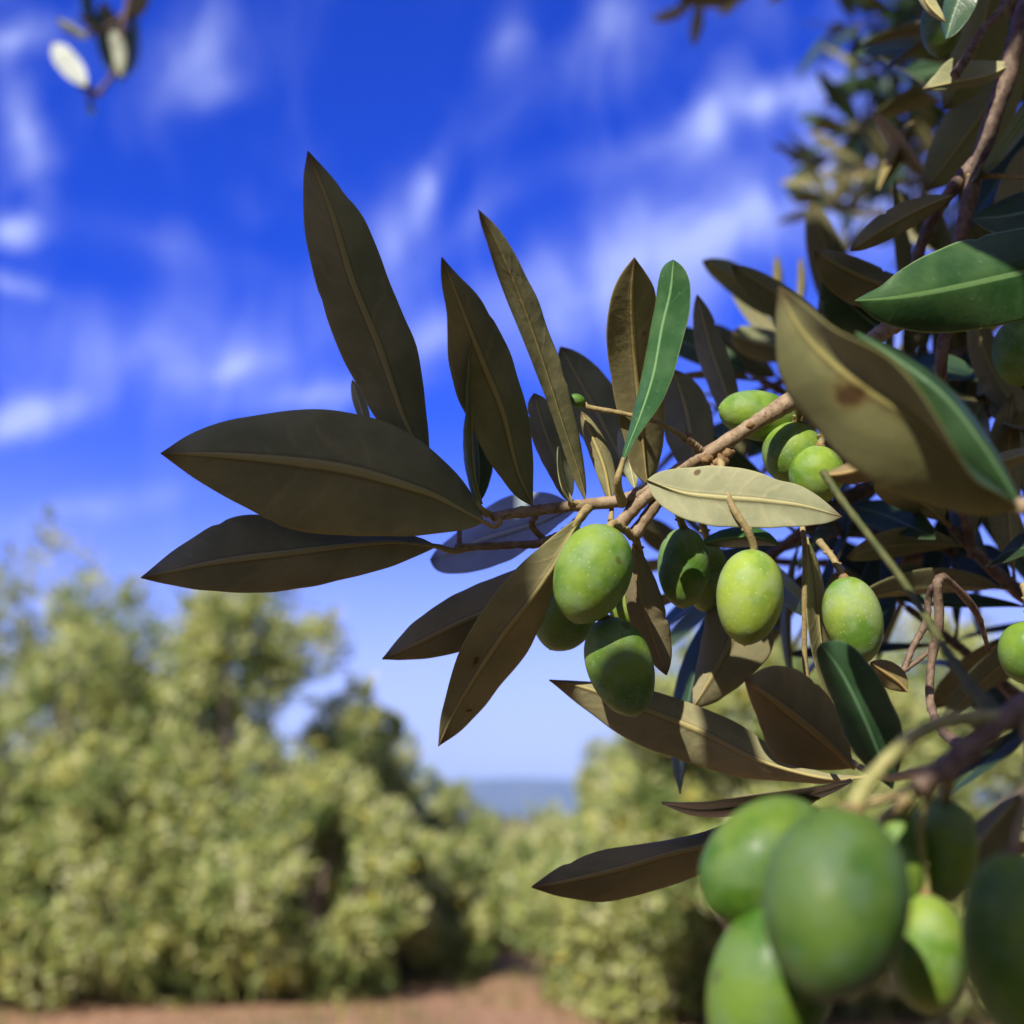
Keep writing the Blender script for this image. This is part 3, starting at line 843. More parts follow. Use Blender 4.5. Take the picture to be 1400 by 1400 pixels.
traced_leaf(C, [(1052, 432, 34), (1030, 405, 34), (1000, 378, 34), (960, 356, 34)], None, None, True, w=(19, 20), fold=(.4, .4), tint=(.85, .95, .8), lit=False)
traced_leaf(C, [(1100, 485, 33), (1060, 475, 33), (1030, 468, 33), (1000, 455, 33)], None, None, True, w=(22, 22), fold=(.4, .4), tint=(.95, 1, .95), prof=(.5, .4))
traced_leaf(C, [(1064, 415, 45), (1064, 390, 45), (1062, 350, 45)], None, None, True, w=(7, 7), fold=(.2, .2), tint=(1.1, 1.0, .6), prof=(.5, .5))
traced_leaf(C, [(1093, 420, 45), (1096, 390, 45), (1095, 352, 45)], None, None, True, w=(6, 6), fold=(.2, .2), tint=(1.1, 1.0, .6), prof=(.5, .5))
traced_leaf(C, [(1200, 260, 36), (1220, 220, 36), (1235, 190, 36), (1250, 165, 36)], None, None, True, w=(12, 12), fold=(.3, .3), tint=(1, .85, .65))
traced_leaf(C, [(1265, 245, 36), (1240, 215, 36), (1215, 180, 36), (1192, 152, 36)], None, None, True, w=(13, 13), fold=(.8, -.8), tint=(.95, .8, .65))

# ================================================================== the shoot nearest the camera: big blurred leaf
N = thing('olive_branch', P(1480, 730, 14), 'nearest olive shoot with one large blurred tan leaf at the right', 'branch')
twig(N, 'twig', [([(1560, 820, 15), (1500, 740, 14.6), (1440, 705, 14.3), (1392, 692, 14.2)], [16, 15, 13, 11])], M_TWIG)
traced_leaf(N, [(1393, 694, 14.2), (1330, 640, 14.0), (1250, 570, 14.0), (1170, 520, 14.3), (1100, 455, 14.8), (1065, 392, 15.2)],
            [(1343, 707), (1274, 690), (1210, 668), (1149, 628), (1126, 599), (1094, 561), (1066, 523), (1060, 450)],
            [(1365, 672), (1330, 655), (1286, 579), (1257, 533), (1223, 493), (1177, 467), (1137, 448), (1094, 410)], True, fold=(.75, -.7), tint=(.80, .78, .56), label='large blurred tan leaf with a dark blemish', blemish=(.60, .40, .045), lit=True)
traced_leaf(N, [(1396, 692, 14.4), (1345, 610, 14.5), (1290, 540, 14.7), (1225, 490, 15.0), (1170, 455, 15.2)], None, None, False, w=(40, 13), fold=(.2, .6), tint=(.6, .72, .68),
            label='blurred green leaf behind the tan one')

# ================================================================== the low fruiting shoot
B = thing('olive_branch', P(1470, 960, 13.5), 'low blurred olive shoot carrying the big olives at the bottom right', 'branch')
twig(B, 'twig', [
    ([(1560, 860, 15.5), (1470, 930, 14.2), (1385, 975, 13.3), (1340, 1010, 13.0), (1300, 1045, 12.8), (1255, 1078, 12.6)], [20, 20, 20, 17, 16, 15]),
], M_DARKTWIG, knob=0.09)
twig(B, 'twig', [([(1375, 985, 13.3), (1345, 960, 13.8), (1300, 900, 14.8), (1242, 805, 16.2), (1190, 735, 17.0), (1152, 685, 17.6), (1125, 645, 18.0)], [14, 9, 6, 5, 5, 5, 6])], M_DARKGREEN, knob=0.05)
traced_leaf(B, [(1128, 650, 18), (1150, 648, 17.9), (1185, 640, 17.8), (1225, 630, 17.8)], None, None, True, w=(14, 18), fold=(.2, .2), tint=(.9, .7, .6), label='withered curled leaf')
traced_leaf(B, [(1166, 1050, 19.5), (1133, 1018, 19.3), (1100, 990, 19.2), (1070, 967, 19.1), (1045, 948, 19.0), (1018, 929, 19.0)],
            [(1140, 1053), (1100, 1050), (1058, 1036), (1040, 994), (1022, 946)],
            [(1162, 1020), (1157, 1000), (1133, 952), (1100, 922), (1064, 909), (1040, 915)], True, fold=(.5, .6), tint=(.85, .68, .54), label='broad dark brown leaf', lit=False)
traced_leaf(B, [(1220, 1078, 18.6), (1205, 1040, 18.5), (1180, 980, 18.3), (1150, 920, 18.2), (1122, 880, 18.1)],
            [(1195, 1060), (1160, 1017), (1143, 971), (1126, 929), (1114, 890)],
            [(1234, 1030), (1232, 990), (1217, 957), (1197, 918), (1162, 881), (1138, 875)], False, fold=(.2, .3), tint=(.75, .9, .95), label='dark blue green leaf with a blunt tip', lit=False)
traced_leaf(B, [(1185, 1062, 21.5), (1130, 1064, 21.6), (1040, 1040, 21.8), (960, 1000, 22.0), (880, 968, 22.1), (800, 940, 22.2), (751, 930, 22.2)],
            [(1130, 1072), (1070, 1067), (1010, 1063), (938, 1042), (860, 1012), (812, 979), (775, 950)],
            [(1120, 1055), (1060, 1025), (1020, 995), (962, 968), (890, 944), (840, 935), (790, 931)], True, fold=(.3, .25), tint=(1.05, .98, .92), label='long leaf dappled with sun and shade', lit=(.35, .75, False))
traced_leaf(B, [(1010, 830, 23.5), (1000, 870, 23.4), (975, 920, 23.2), (947, 968, 23.1)], [(1052, 850), (1056, 890), (1020, 930), (975, 962)], [(970, 830), (962, 860), (955, 900), (946, 945)], True, fold=(.2, .3), tint=(.85, .78, .75), lit=False)
traced_leaf(B, [(1165, 1068, 20.5), (1110, 1085, 20.3), (1040, 1097, 20.2), (960, 1106, 20.1), (905, 1098, 20.0)], None, None, False, w=(14, 12), fold=(.8, -1.2), tint=(1.3, 1.1, 1.5), label='thin purple blue leaf seen nearly edge on')
traced_leaf(B, [(1120, 1090, 20.2), (1060, 1115, 20.2), (990, 1148, 20.1), (910, 1168, 20.0), (850, 1186, 19.9), (780, 1203, 19.8), (727, 1213, 19.7)],
            [(1040, 1160), (944, 1201), (890, 1219), (830, 1233), (785, 1229), (750, 1222)],
            [(1080, 1085), (1020, 1115), (968, 1136), (905, 1150), (830, 1161), (779, 1177), (748, 1196)], True, fold=(.4, .4), tint=(.85, .74, .66), label='dark leaf left of the big olives', lit=False)
traced_leaf(B, [(1240, 945, 20.2), (1225, 930, 20.2), (1190, 906, 20.2)], None, None, True, w=(17, 18), fold=(.2, .2), tint=(.9, .7, .55))
traced_leaf(B, [(1270, 1215, 14.5), (1320, 1170, 14.7), (1360, 1125, 14.9), (1394, 1086, 15)], None, None, True, w=(20, 40), fold=(.3, .3), tint=(.75, .7, .66), lit=False)
traced_leaf(B, [(1320, 1160, 17), (1370, 1150, 17), (1430, 1150, 17)], None, None, True, w=(20, 20), fold=(.3, .3), tint=(.75, .7, .7), lit=False)
traced_leaf(B, [(1100, 735, 21.6), (1112, 790, 21.6), (1120, 870, 21.6), (1135, 960, 21.6)], None, None, True, w=(14, 14), fold=(.5, -.4), tint=(1.1, 1.05, .9), prof=(.5, .5))
traced_leaf(B, [(1065, 745, 23), (1040, 735, 22.8), (1000, 735, 22.7), (960, 742, 22.6)], None, None, False, w=(14, 14), fold=(.5, .3), tint=(1.1, 1.4, .9))
twig(B, 'twig', [([(1097, 720, 21.3), (1101, 760, 21.2), (1100, 830, 21.2), (1103, 925, 21.2), (1130, 1010, 20.8), (1200, 1060, 19), (1280, 1050, 14)], [3.6, 3.8, 4, 4.2, 5, 6, 7])], M_PETIOLE, knob=0.05)
twig(B, 'twig', [
    ([(1330, 1030, 16), (1290, 1000, 19), (1272, 960, 20.5), (1274, 900, 21), (1284, 850, 21), (1283, 792, 21), (1305, 802, 21.4), (1335, 838, 22), (1352, 890, 22.5)], [10, 8, 7, 6, 5.5, 6.5, 6, 5, 3]),
    ([(1283, 795, 21), (1270, 815, 21.3), (1266, 850, 21.3), (1248, 885, 21.2), (1232, 925, 21)], [6, 5, 5, 4.5, 4]),
    ([(1234, 918, 21), (1252, 905, 21.2), (1272, 890, 21.3)], [4, 3.5, 3]),
], M_DARKTWIG, knob=0.08)

olive((1125, 1122, 13.6), (968, 1240, 13.0), 76, 'big blurred olive tilted left, the upper left one of the front cluster', [(1275, 1060, 12.9), (1230, 1085, 13.2), (1165, 1105, 13.5)], 6, (.52, .62, .40), lit=True)
olive((1165, 1112, 12.0), (1115, 1366, 11.1), 96, 'largest olive, grey green and blurred, in front of the cluster at the bottom', [(1370, 982, 13.2), (1301, 985, 12.9), (1255, 1003, 12.7), (1213, 1039, 12.5), (1186, 1072, 12.3), (1168, 1105, 12.1)], 11.5, (.36, .46, .46), stalk_mat=M_GREENTWIG, lit=True)
olive((1090, 1235, 12.9), (1010, 1470, 12.2), 80, 'blurred olive cut by the bottom edge left of the largest one', [(1240, 1090, 12.7), (1190, 1140, 12.9), (1120, 1215, 12.9)], 7, (.52, .64, .42), lit=True)
olive((1264, 1222, 13.4), (1270, 1387, 13.0), 52, 'yellow green olive on a thin stalk at the bottom, right of the largest one', [(1290, 1055, 12.95), (1262, 1110, 13.1), (1258, 1165, 13.3), (1266, 1205, 13.4)], 5, (1.0, 1.0, .85), stalk_mat=M_GREENTWIG, lit=True)
olive((1291, 1092, 14.0), (1280, 1236, 14.0), 48, 'dark shaded olive with a reddish brown cap under the dark shoot', [(1300, 1050, 13.0), (1296, 1075, 13.6)], 7, (.75, .82, .62), lit=False)
olive((1235, 1110, 13.6), (1205, 1275, 13.6), 42, 'olive mostly hidden behind the largest one', [(1245, 1085, 12.8), (1240, 1100, 13.3)], 9, (.8, .9, .6), stalk_mat=M_GREENTWIG)
olive((1385, 1165, 12.3), (1395, 1425, 11.8), 68, 'blurred olive with a dark dent cut by the right edge at the bottom', [(1400, 985, 13.2), (1410, 1060, 12.8), (1392, 1140, 12.4)], 7, (.75, .85, .6), dent=.12, lit=False)
olive((1408, 850, 20), (1400, 935, 20), 36, 'olive cut by the right edge halfway down', [(1400, 800, 20.6), (1406, 830, 20.1)], 5, (.7, .85, .5))
# ================================================================== more of the same tree, farther back
GR = 'dark olive branches behind the focused one'
def W(*q): return [P(*k) for k in q]
sprig('shaded olive branch behind the upright stem, dense dark leaves', W((1480, 480, 34), (1350, 480, 33), (1270, 490, 32), (1190, 500, 31)), [.003, .0022, .0015, .001], 16, 5.0, 1, group=GR, lit=False, tint=(.8, .8, .78))
sprig('shaded olive branch behind the tan leaf', W((1500, 700, 36), (1350, 640, 34), (1200, 600, 32), (1040, 520, 31)), [.003, .0022, .0015, .001], 18, 5.0, 2, group=GR, lit=False, tint=(.8, .8, .78))
sprig('shaded olive branch below the tan leaf at the right', W((1500, 880, 32), (1380, 800, 31), (1270, 740, 30), (1150, 730, 29)), [.003, .0022, .0015, .001], 16, 4.5, 3, group=GR, lit=False, tint=(.8, .8, .78))
sprig('shaded olive branch low at the right edge behind the big olives', W((1500, 1060, 30), (1420, 980, 30), (1330, 900, 30), (1240, 830, 30)), [.003, .0022, .0015, .001], 10, 4.0, 4, group=GR, lit=False, tint=(.7, .65, .6))
sprig('shaded olive branch at the upper right corner', W((1560, 250, 34), (1480, 180, 33), (1420, 90, 32), (1370, -20, 31)), [.003, .0022, .0015, .001], 18, 5.0, 5, group=GR, lit=False, tint=(.7, .7, .6))
sprig('shaded olive branch hanging behind the dark olives', W((1250, 640, 30), (1160, 680, 29), (1080, 740, 28), (1000, 800, 27)), [.0024, .002, .0014, .001], 12, 4.0, 6, group=GR, lit=False, tint=(.8, .8, .78))
sprig('shaded olive branch behind the bare twig and the sideways olive', W((1420, 560, 40), (1280, 540, 38), (1120, 510, 37), (980, 560, 36)), [.003, .0022, .0015, .001], 20, 5.0, 31, group=GR, lit=False, tint=(.8, .78, .74), updir=(.1, .9, .3))
sprig('shaded olive branch filling the gap under the pale cream leaf', W((1420, 760, 38), (1280, 760, 36), (1120, 770, 35), (960, 760, 34)), [.003, .0022, .0015, .001], 20, 4.6, 32, group=GR, lit=False, tint=(.8, .78, .74), updir=(.1, .9, .3))
sprig('shaded olive branch behind the fork of the upright stem', W((1540, 330, 42), (1440, 340, 40), (1350, 360, 39), (1270, 420, 38)), [.003, .0022, .0015, .001], 20, 5.0, 33, group=GR, lit=False, tint=(.8, .78, .74), updir=(.1, .9, .3))
sprig('shaded olive branch at the right edge between the tan leaf and the low shoot', W((1520, 860, 26), (1440, 840, 26), (1370, 790, 26), (1300, 720, 26)), [.003, .0022, .0015, .001], 14, 4.0, 34, group=GR, lit=False, tint=(.8, .78, .74), updir=(.1, .9, .3))
sprig('shaded olive branch at the right edge behind the dark green leaf', W((1540, 480, 30), (1470, 480, 30), (1400, 520, 30), (1320, 600, 30)), [.003, .0022, .0015, .001], 16, 4.6, 35, group=GR, lit=False, tint=(.8, .78, .74), updir=(.1, .9, .3))
sprig('shaded olive branch along the top right, behind the pale twisted leaf', W((1560, 20, 38), (1500, 50, 38), (1440, 80, 38), (1390, 70, 38)), [.003, .0022, .0015, .001], 18, 5.0, 36, group=GR, lit=False, tint=(.8, .82, .7), updir=(.1, .9, .3))
sprig('shaded olive branch at the right edge level with the thin blue grey leaf', W((1580, 150, 36), (1520, 190, 36), (1460, 200, 36), (1410, 190, 36)), [.003, .0022, .0015, .001], 18, 5.0, 37, group=GR, lit=False, tint=(.8, .82, .7), updir=(.1, .9, .3))
G2 = 'blurred olive branches against the sky at the upper right'
U1 = (.1, .9, .2)
FR = [.008, .006, .004, .002]
sprig('blurred olive sprig at the upper right, highest against the sky', W((1440, -10, 165), (1340, 0, 163), (1250, 15, 160), (1150, 40, 158)), FR, 46, 7.6, 11, group=G2, lit=False, updir=(.1, -.7, .6), tint=(.8, .8, .75))
sprig('blurred olive sprig at the upper right, second from the top', W((1440, 90, 155), (1340, 80, 154), (1260, 85, 152), (1195, 105, 150)), FR, 36, 7.6, 12, group=G2, lit=False, updir=U1, tint=(.72, .74, .68))
sprig('blurred olive sprig at the upper right with yellowish leaves', W((1440, 270, 140), (1330, 250, 140), (1230, 225, 138), (1150, 240, 136)), FR, 44, 7.6, 13, group=G2, tint=(1.0, .92, .75), updir=U1)
sprig('blurred olive sprig lowest of those against the sky at the upper right', W((1420, 340, 135), (1320, 320, 134), (1220, 300, 132), (1130, 275, 130)), FR, 44, 7.4, 14, group=G2, lit=False, updir=U1, tint=(.72, .74, .68))
sprig('blurred dark olive sprig between the yellowish one and the upright stem', W((1450, 140, 145), (1360, 170, 145), (1270, 190, 144), (1160, 175, 143)), FR, 48, 7.6, 17, group=G2, lit=False, updir=(.1, -.7, .6), tint=(.8, .8, .75))
sprig('blurred dark olive sprig curving down behind the thin blue grey leaf', W((1460, 210, 150), (1350, 215, 150), (1250, 200, 148), (1120, 215, 147)), FR, 44, 7.6, 18, group=G2, lit=False, updir=U1, tint=(.72, .74, .68))
sprig('blurred olive sprig hanging into the top right, with small leaves', W((1300, -60, 150), (1270, 10, 150), (1240, 70, 148), (1205, 150, 146)), FR, 36, 7.4, 15, group=G2, lit=False, updir=(.1, -.7, .6), tint=(.8, .8, .75))
# from overhead
E = thing('olive_branch', P(200, -160, 100), 'blurred olive sprig with cream leaves tinted to glint hanging in at the top left corner', 'branch')
twig(E, 'twig', [([(210, -160, 100), (190, -60, 100), (170, 30, 100), (155, 100, 100), (122, 138, 100)], [7, 6, 5, 4, 3]), ([(172, 20, 100), (140, 40, 100), (118, 45, 100)], [4, 3, 3]), ([(140, 128, 100), (115, 122, 100), (105, 108, 100)], [4, 3, 3])], M_DARKTWIG)
traced_leaf(E, [(118, 118, 98.5), (105, 100, 99.3), (88, 80, 100.3), (72, 58, 101.5)], None, None, True, w=(16, 16), fold=(.2, .2), tint=(1.9, 2.05, 3.4), prof=(.6, .5), nu=16)  # glint put into the tints of this and the next two leaves
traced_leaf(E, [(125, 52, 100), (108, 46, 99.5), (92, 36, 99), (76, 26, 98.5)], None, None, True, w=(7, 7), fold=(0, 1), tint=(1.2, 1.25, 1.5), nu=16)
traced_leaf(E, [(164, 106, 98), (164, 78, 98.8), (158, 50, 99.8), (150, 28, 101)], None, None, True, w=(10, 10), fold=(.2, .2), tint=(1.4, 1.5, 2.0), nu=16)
traced_leaf(E, [(150, 100, 101), (148, 80, 101), (142, 50, 101), (132, 15, 101)], None, None, False, w=(12, 14), fold=(.5, 1), nu=16)
traced_leaf(E, [(160, 110, 101), (178, 92, 101), (182, 60, 101), (186, 20, 101)], None, None, False, w=(14, 10), fold=(.5, 3), nu=16)
traced_leaf(E, [(172, 30, 101), (182, 15, 101), (190, 0, 101), (196, -25, 101)], None, None, True, w=(15, 15), fold=(.5, 1), nu=16, lit=False)
traced_leaf(E, [(125, 134, 100), (118, 120, 100), (108, 108, 100), (100, 98, 100)], None, None, True, w=(6, 8), fold=(.5, 1), tint=(.9, .75, .6), nu=16)
traced_leaf(E, [(170, 112, 102), (160, 90, 102), (150, 50, 102), (140, 0, 102)], None, None, True, w=(20, 20), fold=(.5, 1), nu=16, lit=False, tint=(.8, .8, .75))
traced_leaf(E, [(150, 60, 101), (140, 45, 101), (122, 30, 101), (105, 22, 101)], None, None, True, w=(8, 8), fold=(.5, 1), nu=16, lit=False, tint=(.8, .8, .75))
traced_leaf(E, [(120, 138, 100), (124, 148, 100), (130, 158, 100)], None, None, False, w=(5, 5), fold=(.5, 1), nu=16)
traced_leaf(E, [(128, 40, 101), (122, 20, 101), (118, -5, 101), (116, -30, 101)], None, None, False, w=(9, 9), fold=(.5, 1), nu=16)
sprig('dark blurred leaf tip peeking in along the top left edge', W((-260, -90, 60), (-150, -60, 60), (-40, -34, 60), (40, -26, 60)), [.003, .002, .0015, .001], 9, 4.2, 22, lit=False, updir=(0, .9, .3))
T = thing('olive_branch', P(1080, -60, 90), 'small blurred olive sprig cut by the top edge right of centre', 'branch')
twig(T, 'twig', [([(1120, -70, 90), (1050, -30, 90), (990, -8, 90), (930, -4, 90)], [6, 6, 5, 4])], M_DARKTWIG)
traced_leaf(T, [(1030, -10, 90), (1000, 2, 90), (960, 4, 90), (924, 2, 90)], None, None, True, w=(8, 12), fold=(.5, 1), nu=16, lit=False)
traced_leaf(T, [(955, -2, 90), (955, 20, 90), (951, 42, 90), (948, 64, 90)], None, None, True, w=(9, 9), fold=(.5, 1), nu=16, lit=False, tint=(.8, .8, .8))
traced_leaf(T, [(948, 4, 90), (930, 14, 90), (912, 22, 90), (890, 26, 90)], None, None, True, w=(9, 9), fold=(.5, 1), nu=16, lit=False, tint=(.9, .9, .9))
traced_leaf(T, [(1010, -6, 90), (1000, 8, 90), (992, 14, 90), (980, 20, 90)], None, None, True, w=(6, 6), fold=(.5, 1), nu=16, lit=False)
traced_leaf(T, [(1090, -40, 90), (1080, -20, 90), (1066, -8, 90), (1050, 4, 90)], None, None, True, w=(8, 8), fold=(.5, 1), nu=16, lit=False)


# ================================================================== unseen boughs added overhead, leaves fitted to the wanted shade
def overhead(near_n=190, far_n=150):
    s = np.array(S)
    e1 = np.cross(s, [0, 0, 1.]); e1 /= np.linalg.norm(e1); e2 = np.cross(s, e1)
    sh = np.array(SHADE + SHADE_FAR); lt = np.array(LIT); nnear = len(SHADE)
    su = np.stack([sh @ e1, sh @ e2], 1); lu = np.stack([lt @ e1, lt @ e2], 1); ls_ = lt @ s
    cov = np.zeros(len(sh), bool)
    rg = np.random.default_rng(3)
    camv = np.array(CAM); fw, up, rt = np.array(FWD), np.array(UP), np.array(RT)

    def inview(p):
        q = p - camv; d = q @ fw
        if d < .004: return False
        return abs(q @ rt) < d * .53 + .004 and abs(q @ up) < d * .53 + .004

    def hits(pp):
        z = np.stack([pp @ e1, pp @ e2], 1)
        return sum(int(((np.linalg.norm(lu - w_, axis=1) < .0055) & (ls_ < p_ @ s)).any()) for w_, p_ in zip(z, pp)) + 50 * any(inview(w_) for w_ in pp)
    out = []
    fails = np.zeros(len(sh), int)
    for it in range(12000):
        far = len(out) >= near_n
        if not far:
            cand = np.flatnonzero(~cov[:nnear] & (fails[:nnear] < 6))
            if not len(cand):
                near_n = len(out); far = True
        if far:
            cand = nnear + np.flatnonzero(~cov[nnear:] & (fails[nnear:] < 4))
            if len(out) >= near_n + far_n or not len(cand): break
        i = rg.choice(cand)
        fails[i] += 1
        k = rg.choice([.24, .28, .32, .38]) + rg.uniform(-.012, .012)
        if (sh[i] - camv) @ fw > .6: k += rg.choice([.35, .6, .8])
        best = None
        for tr in range(16):
            th = rg.uniform(0, math.pi * 2)
            a = rg.choice([.032, .028, .022, .016]) if tr < 11 else .011
            bw = a * .27
            ctr = su[i] + rg.normal(size=2) * (.005 if a > .012 else .001)
            ax = np.array([math.cos(th), math.sin(th)]); bx = np.array([-ax[1], ax[0]])
            c3 = e1 * ctr[0] + e2 * ctr[1] + s * (sh[i] @ s + k)
            if any(inview(c3 + (e1 * ax[0] + e2 * ax[1]) * f) for f in (-a * 1.2, -a * .5, 0, a * .5, a)): continue
            if np.linalg.norm(c3 - camv) < a + .03: continue
            dl = lu - ctr
            hit = ((dl @ ax) / (a * 1.14 + .003)) ** 2 + ((dl @ bx) / (bw + .0022)) ** 2 < 1
            if (hit & (ls_ < c3 @ s)).any(): continue
            dd = su - ctr
            g = (((dd @ ax) / (a * .88)) ** 2 + ((dd @ bx) / (bw * .88)) ** 2 < 1) & ~cov & (sh @ s < c3 @ s)
            if best is None or g.sum() > best[0]: best = (g.sum(), g, c3, ax, bx, a)
        if best is None or best[0] == 0: continue
        cov |= best[1]
        out.append((best[2], e1 * best[3][0] + e2 * best[3][1], best[5]))
    print('overhead leaves', len(out), 'near', near_n, 'near covered', cov[:nnear].mean(), 'far', cov[nnear:].mean())
    # hang them on boughs: group by place, one twig through each group, short stalks to the leaves
    C0 = np.array([o[0] for o in out])
    NB = 12
    cen = C0[rg.choice(len(C0), NB, replace=False)]
    for _ in range(30):
        lab = ((C0[:, None] - cen[None]) ** 2).sum(2).argmin(1)
        cen = np.array([C0[lab == q].mean(0) if (lab == q).any() else cen[q] for q in range(NB)])
    order = np.argsort(cen[:, 0])
    ordn = ['leftmost', 'second from the left', 'third from the left', 'fourth from the left', 'fifth from the left', 'sixth from the left', 'sixth from the right', 'fifth from the right',
            'fourth from the right', 'third from the right', 'second from the right', 'rightmost']
    rr = random.Random(9)
    dropped = 0
    for rank, q in enumerate(order):
        sel = [o for o, l in zip(out, lab) if l == q]
        if not sel: continue
        pts = np.array([o[0] for o in sel])
        m = pts.mean(0)
        ax = np.linalg.svd(pts - m)[2][0] if len(sel) > 2 else np.array([1., 0, 0])
        if ax[0] < 0: ax = -ax
        pr = (pts - m) @ ax
        nb = 5
        edges = np.linspace(pr.min() - .01, pr.max() + .01, nb + 1)
        path = []
        for z in range(nb):
            mk = (pr >= edges[z]) & (pr <= edges[z + 1])
            cc = m + ax * (edges[z] + edges[z + 1]) / 2
            path.append(cc * .6 + (pts[mk].mean(0) if mk.any() else cc) * .4 + s * .012)
        path.append(path[-1] + ax * .08 + np.array([.06, .0, .06]))
        path = path[::-1]
        bestp = None
        for tr in range(90):
            o_ = (e1 * rg.normal() + e2 * rg.normal()) * (.0 if tr == 0 else .006 + .0004 * tr) + s * rg.uniform(-.02, .03) * (tr > 0)
            pp = crom([tuple(p + o_) for p in path], 40)
            h_ = hits(pp) + .04 * tr
            if bestp is None or h_ < bestp[0]: bestp = (h_, [p + o_ for p in path])
        path = bestp[1]
        root = thing('olive_branch', path[0], 'unseen olive bough added overhead, leaves fitted to shade the branch, %s of the twelve' % ordn[rank], 'branch', 'unseen olive boughs added overhead for shade')
        mb = MB()
        cp = crom([tuple(p) for p in path], 80)
        mb.tube([tuple(p) for p in path], [.0030, .0024, .0020, .0016, .0012], sec=8, n=50, knob=.04)
        sg = np.linspace(0, 1, 9)[:, None]
        for (c3, d, a) in sel:
            cands = []
            for dd in (d, -d):
                base = c3 - dd * a
                dist = np.linalg.norm(cp - base, axis=1)
                for jn in (dist.argmin(), min(80, dist.argmin() + 12), max(0, dist.argmin() - 12)):
                    cands.append((hits(cp[jn] * (1 - sg) + base * sg) + dist[jn] * 60, jn, base, dd))
            h_, jn, base, dd = min(cands, key=lambda z: z[0])
            if h_ > 45: dropped += 1; continue
            mb.tube([tuple(cp[jn]), tuple(cp[jn] * .4 + base * .6 + np.array([0, 0, .002])), tuple(base)], [.0009, .0008, .0007], sec=6, n=6, cap=False)
            ob = bpy.data.objects.new('leaf', rr.choice([UNIT[0], UNIT[2], UNIT[4]])); col.objects.link(ob)
            ob.parent = root
            ob.location = Vector(base - np.array(root.location))
            yv = Vector(dd); zv = (S + Vector((rr.uniform(-.2, .2), rr.uniform(-.2, .2), rr.uniform(-.2, .2))))
            zv = (zv - yv * zv.dot(yv)).normalized(); xv = yv.cross(zv)
            ob.rotation_euler = Matrix((xv, yv, zv)).transposed().to_euler()
            L = 2 * a
            ob.scale = (L * 1.25, L, L)
        mb.build('twig', M_DARKTWIG, root, origin=path[0])
    print('overhead dropped', dropped)


overhead()

# ================================================================== the orchard behind
def world_at(px, dist, py=None):
    """ground point seen under column px at a given distance"""
    x = (px - 700) / F * dist / math.cos(PITCH) * 0.97
    return Vector((x, dist, 0))


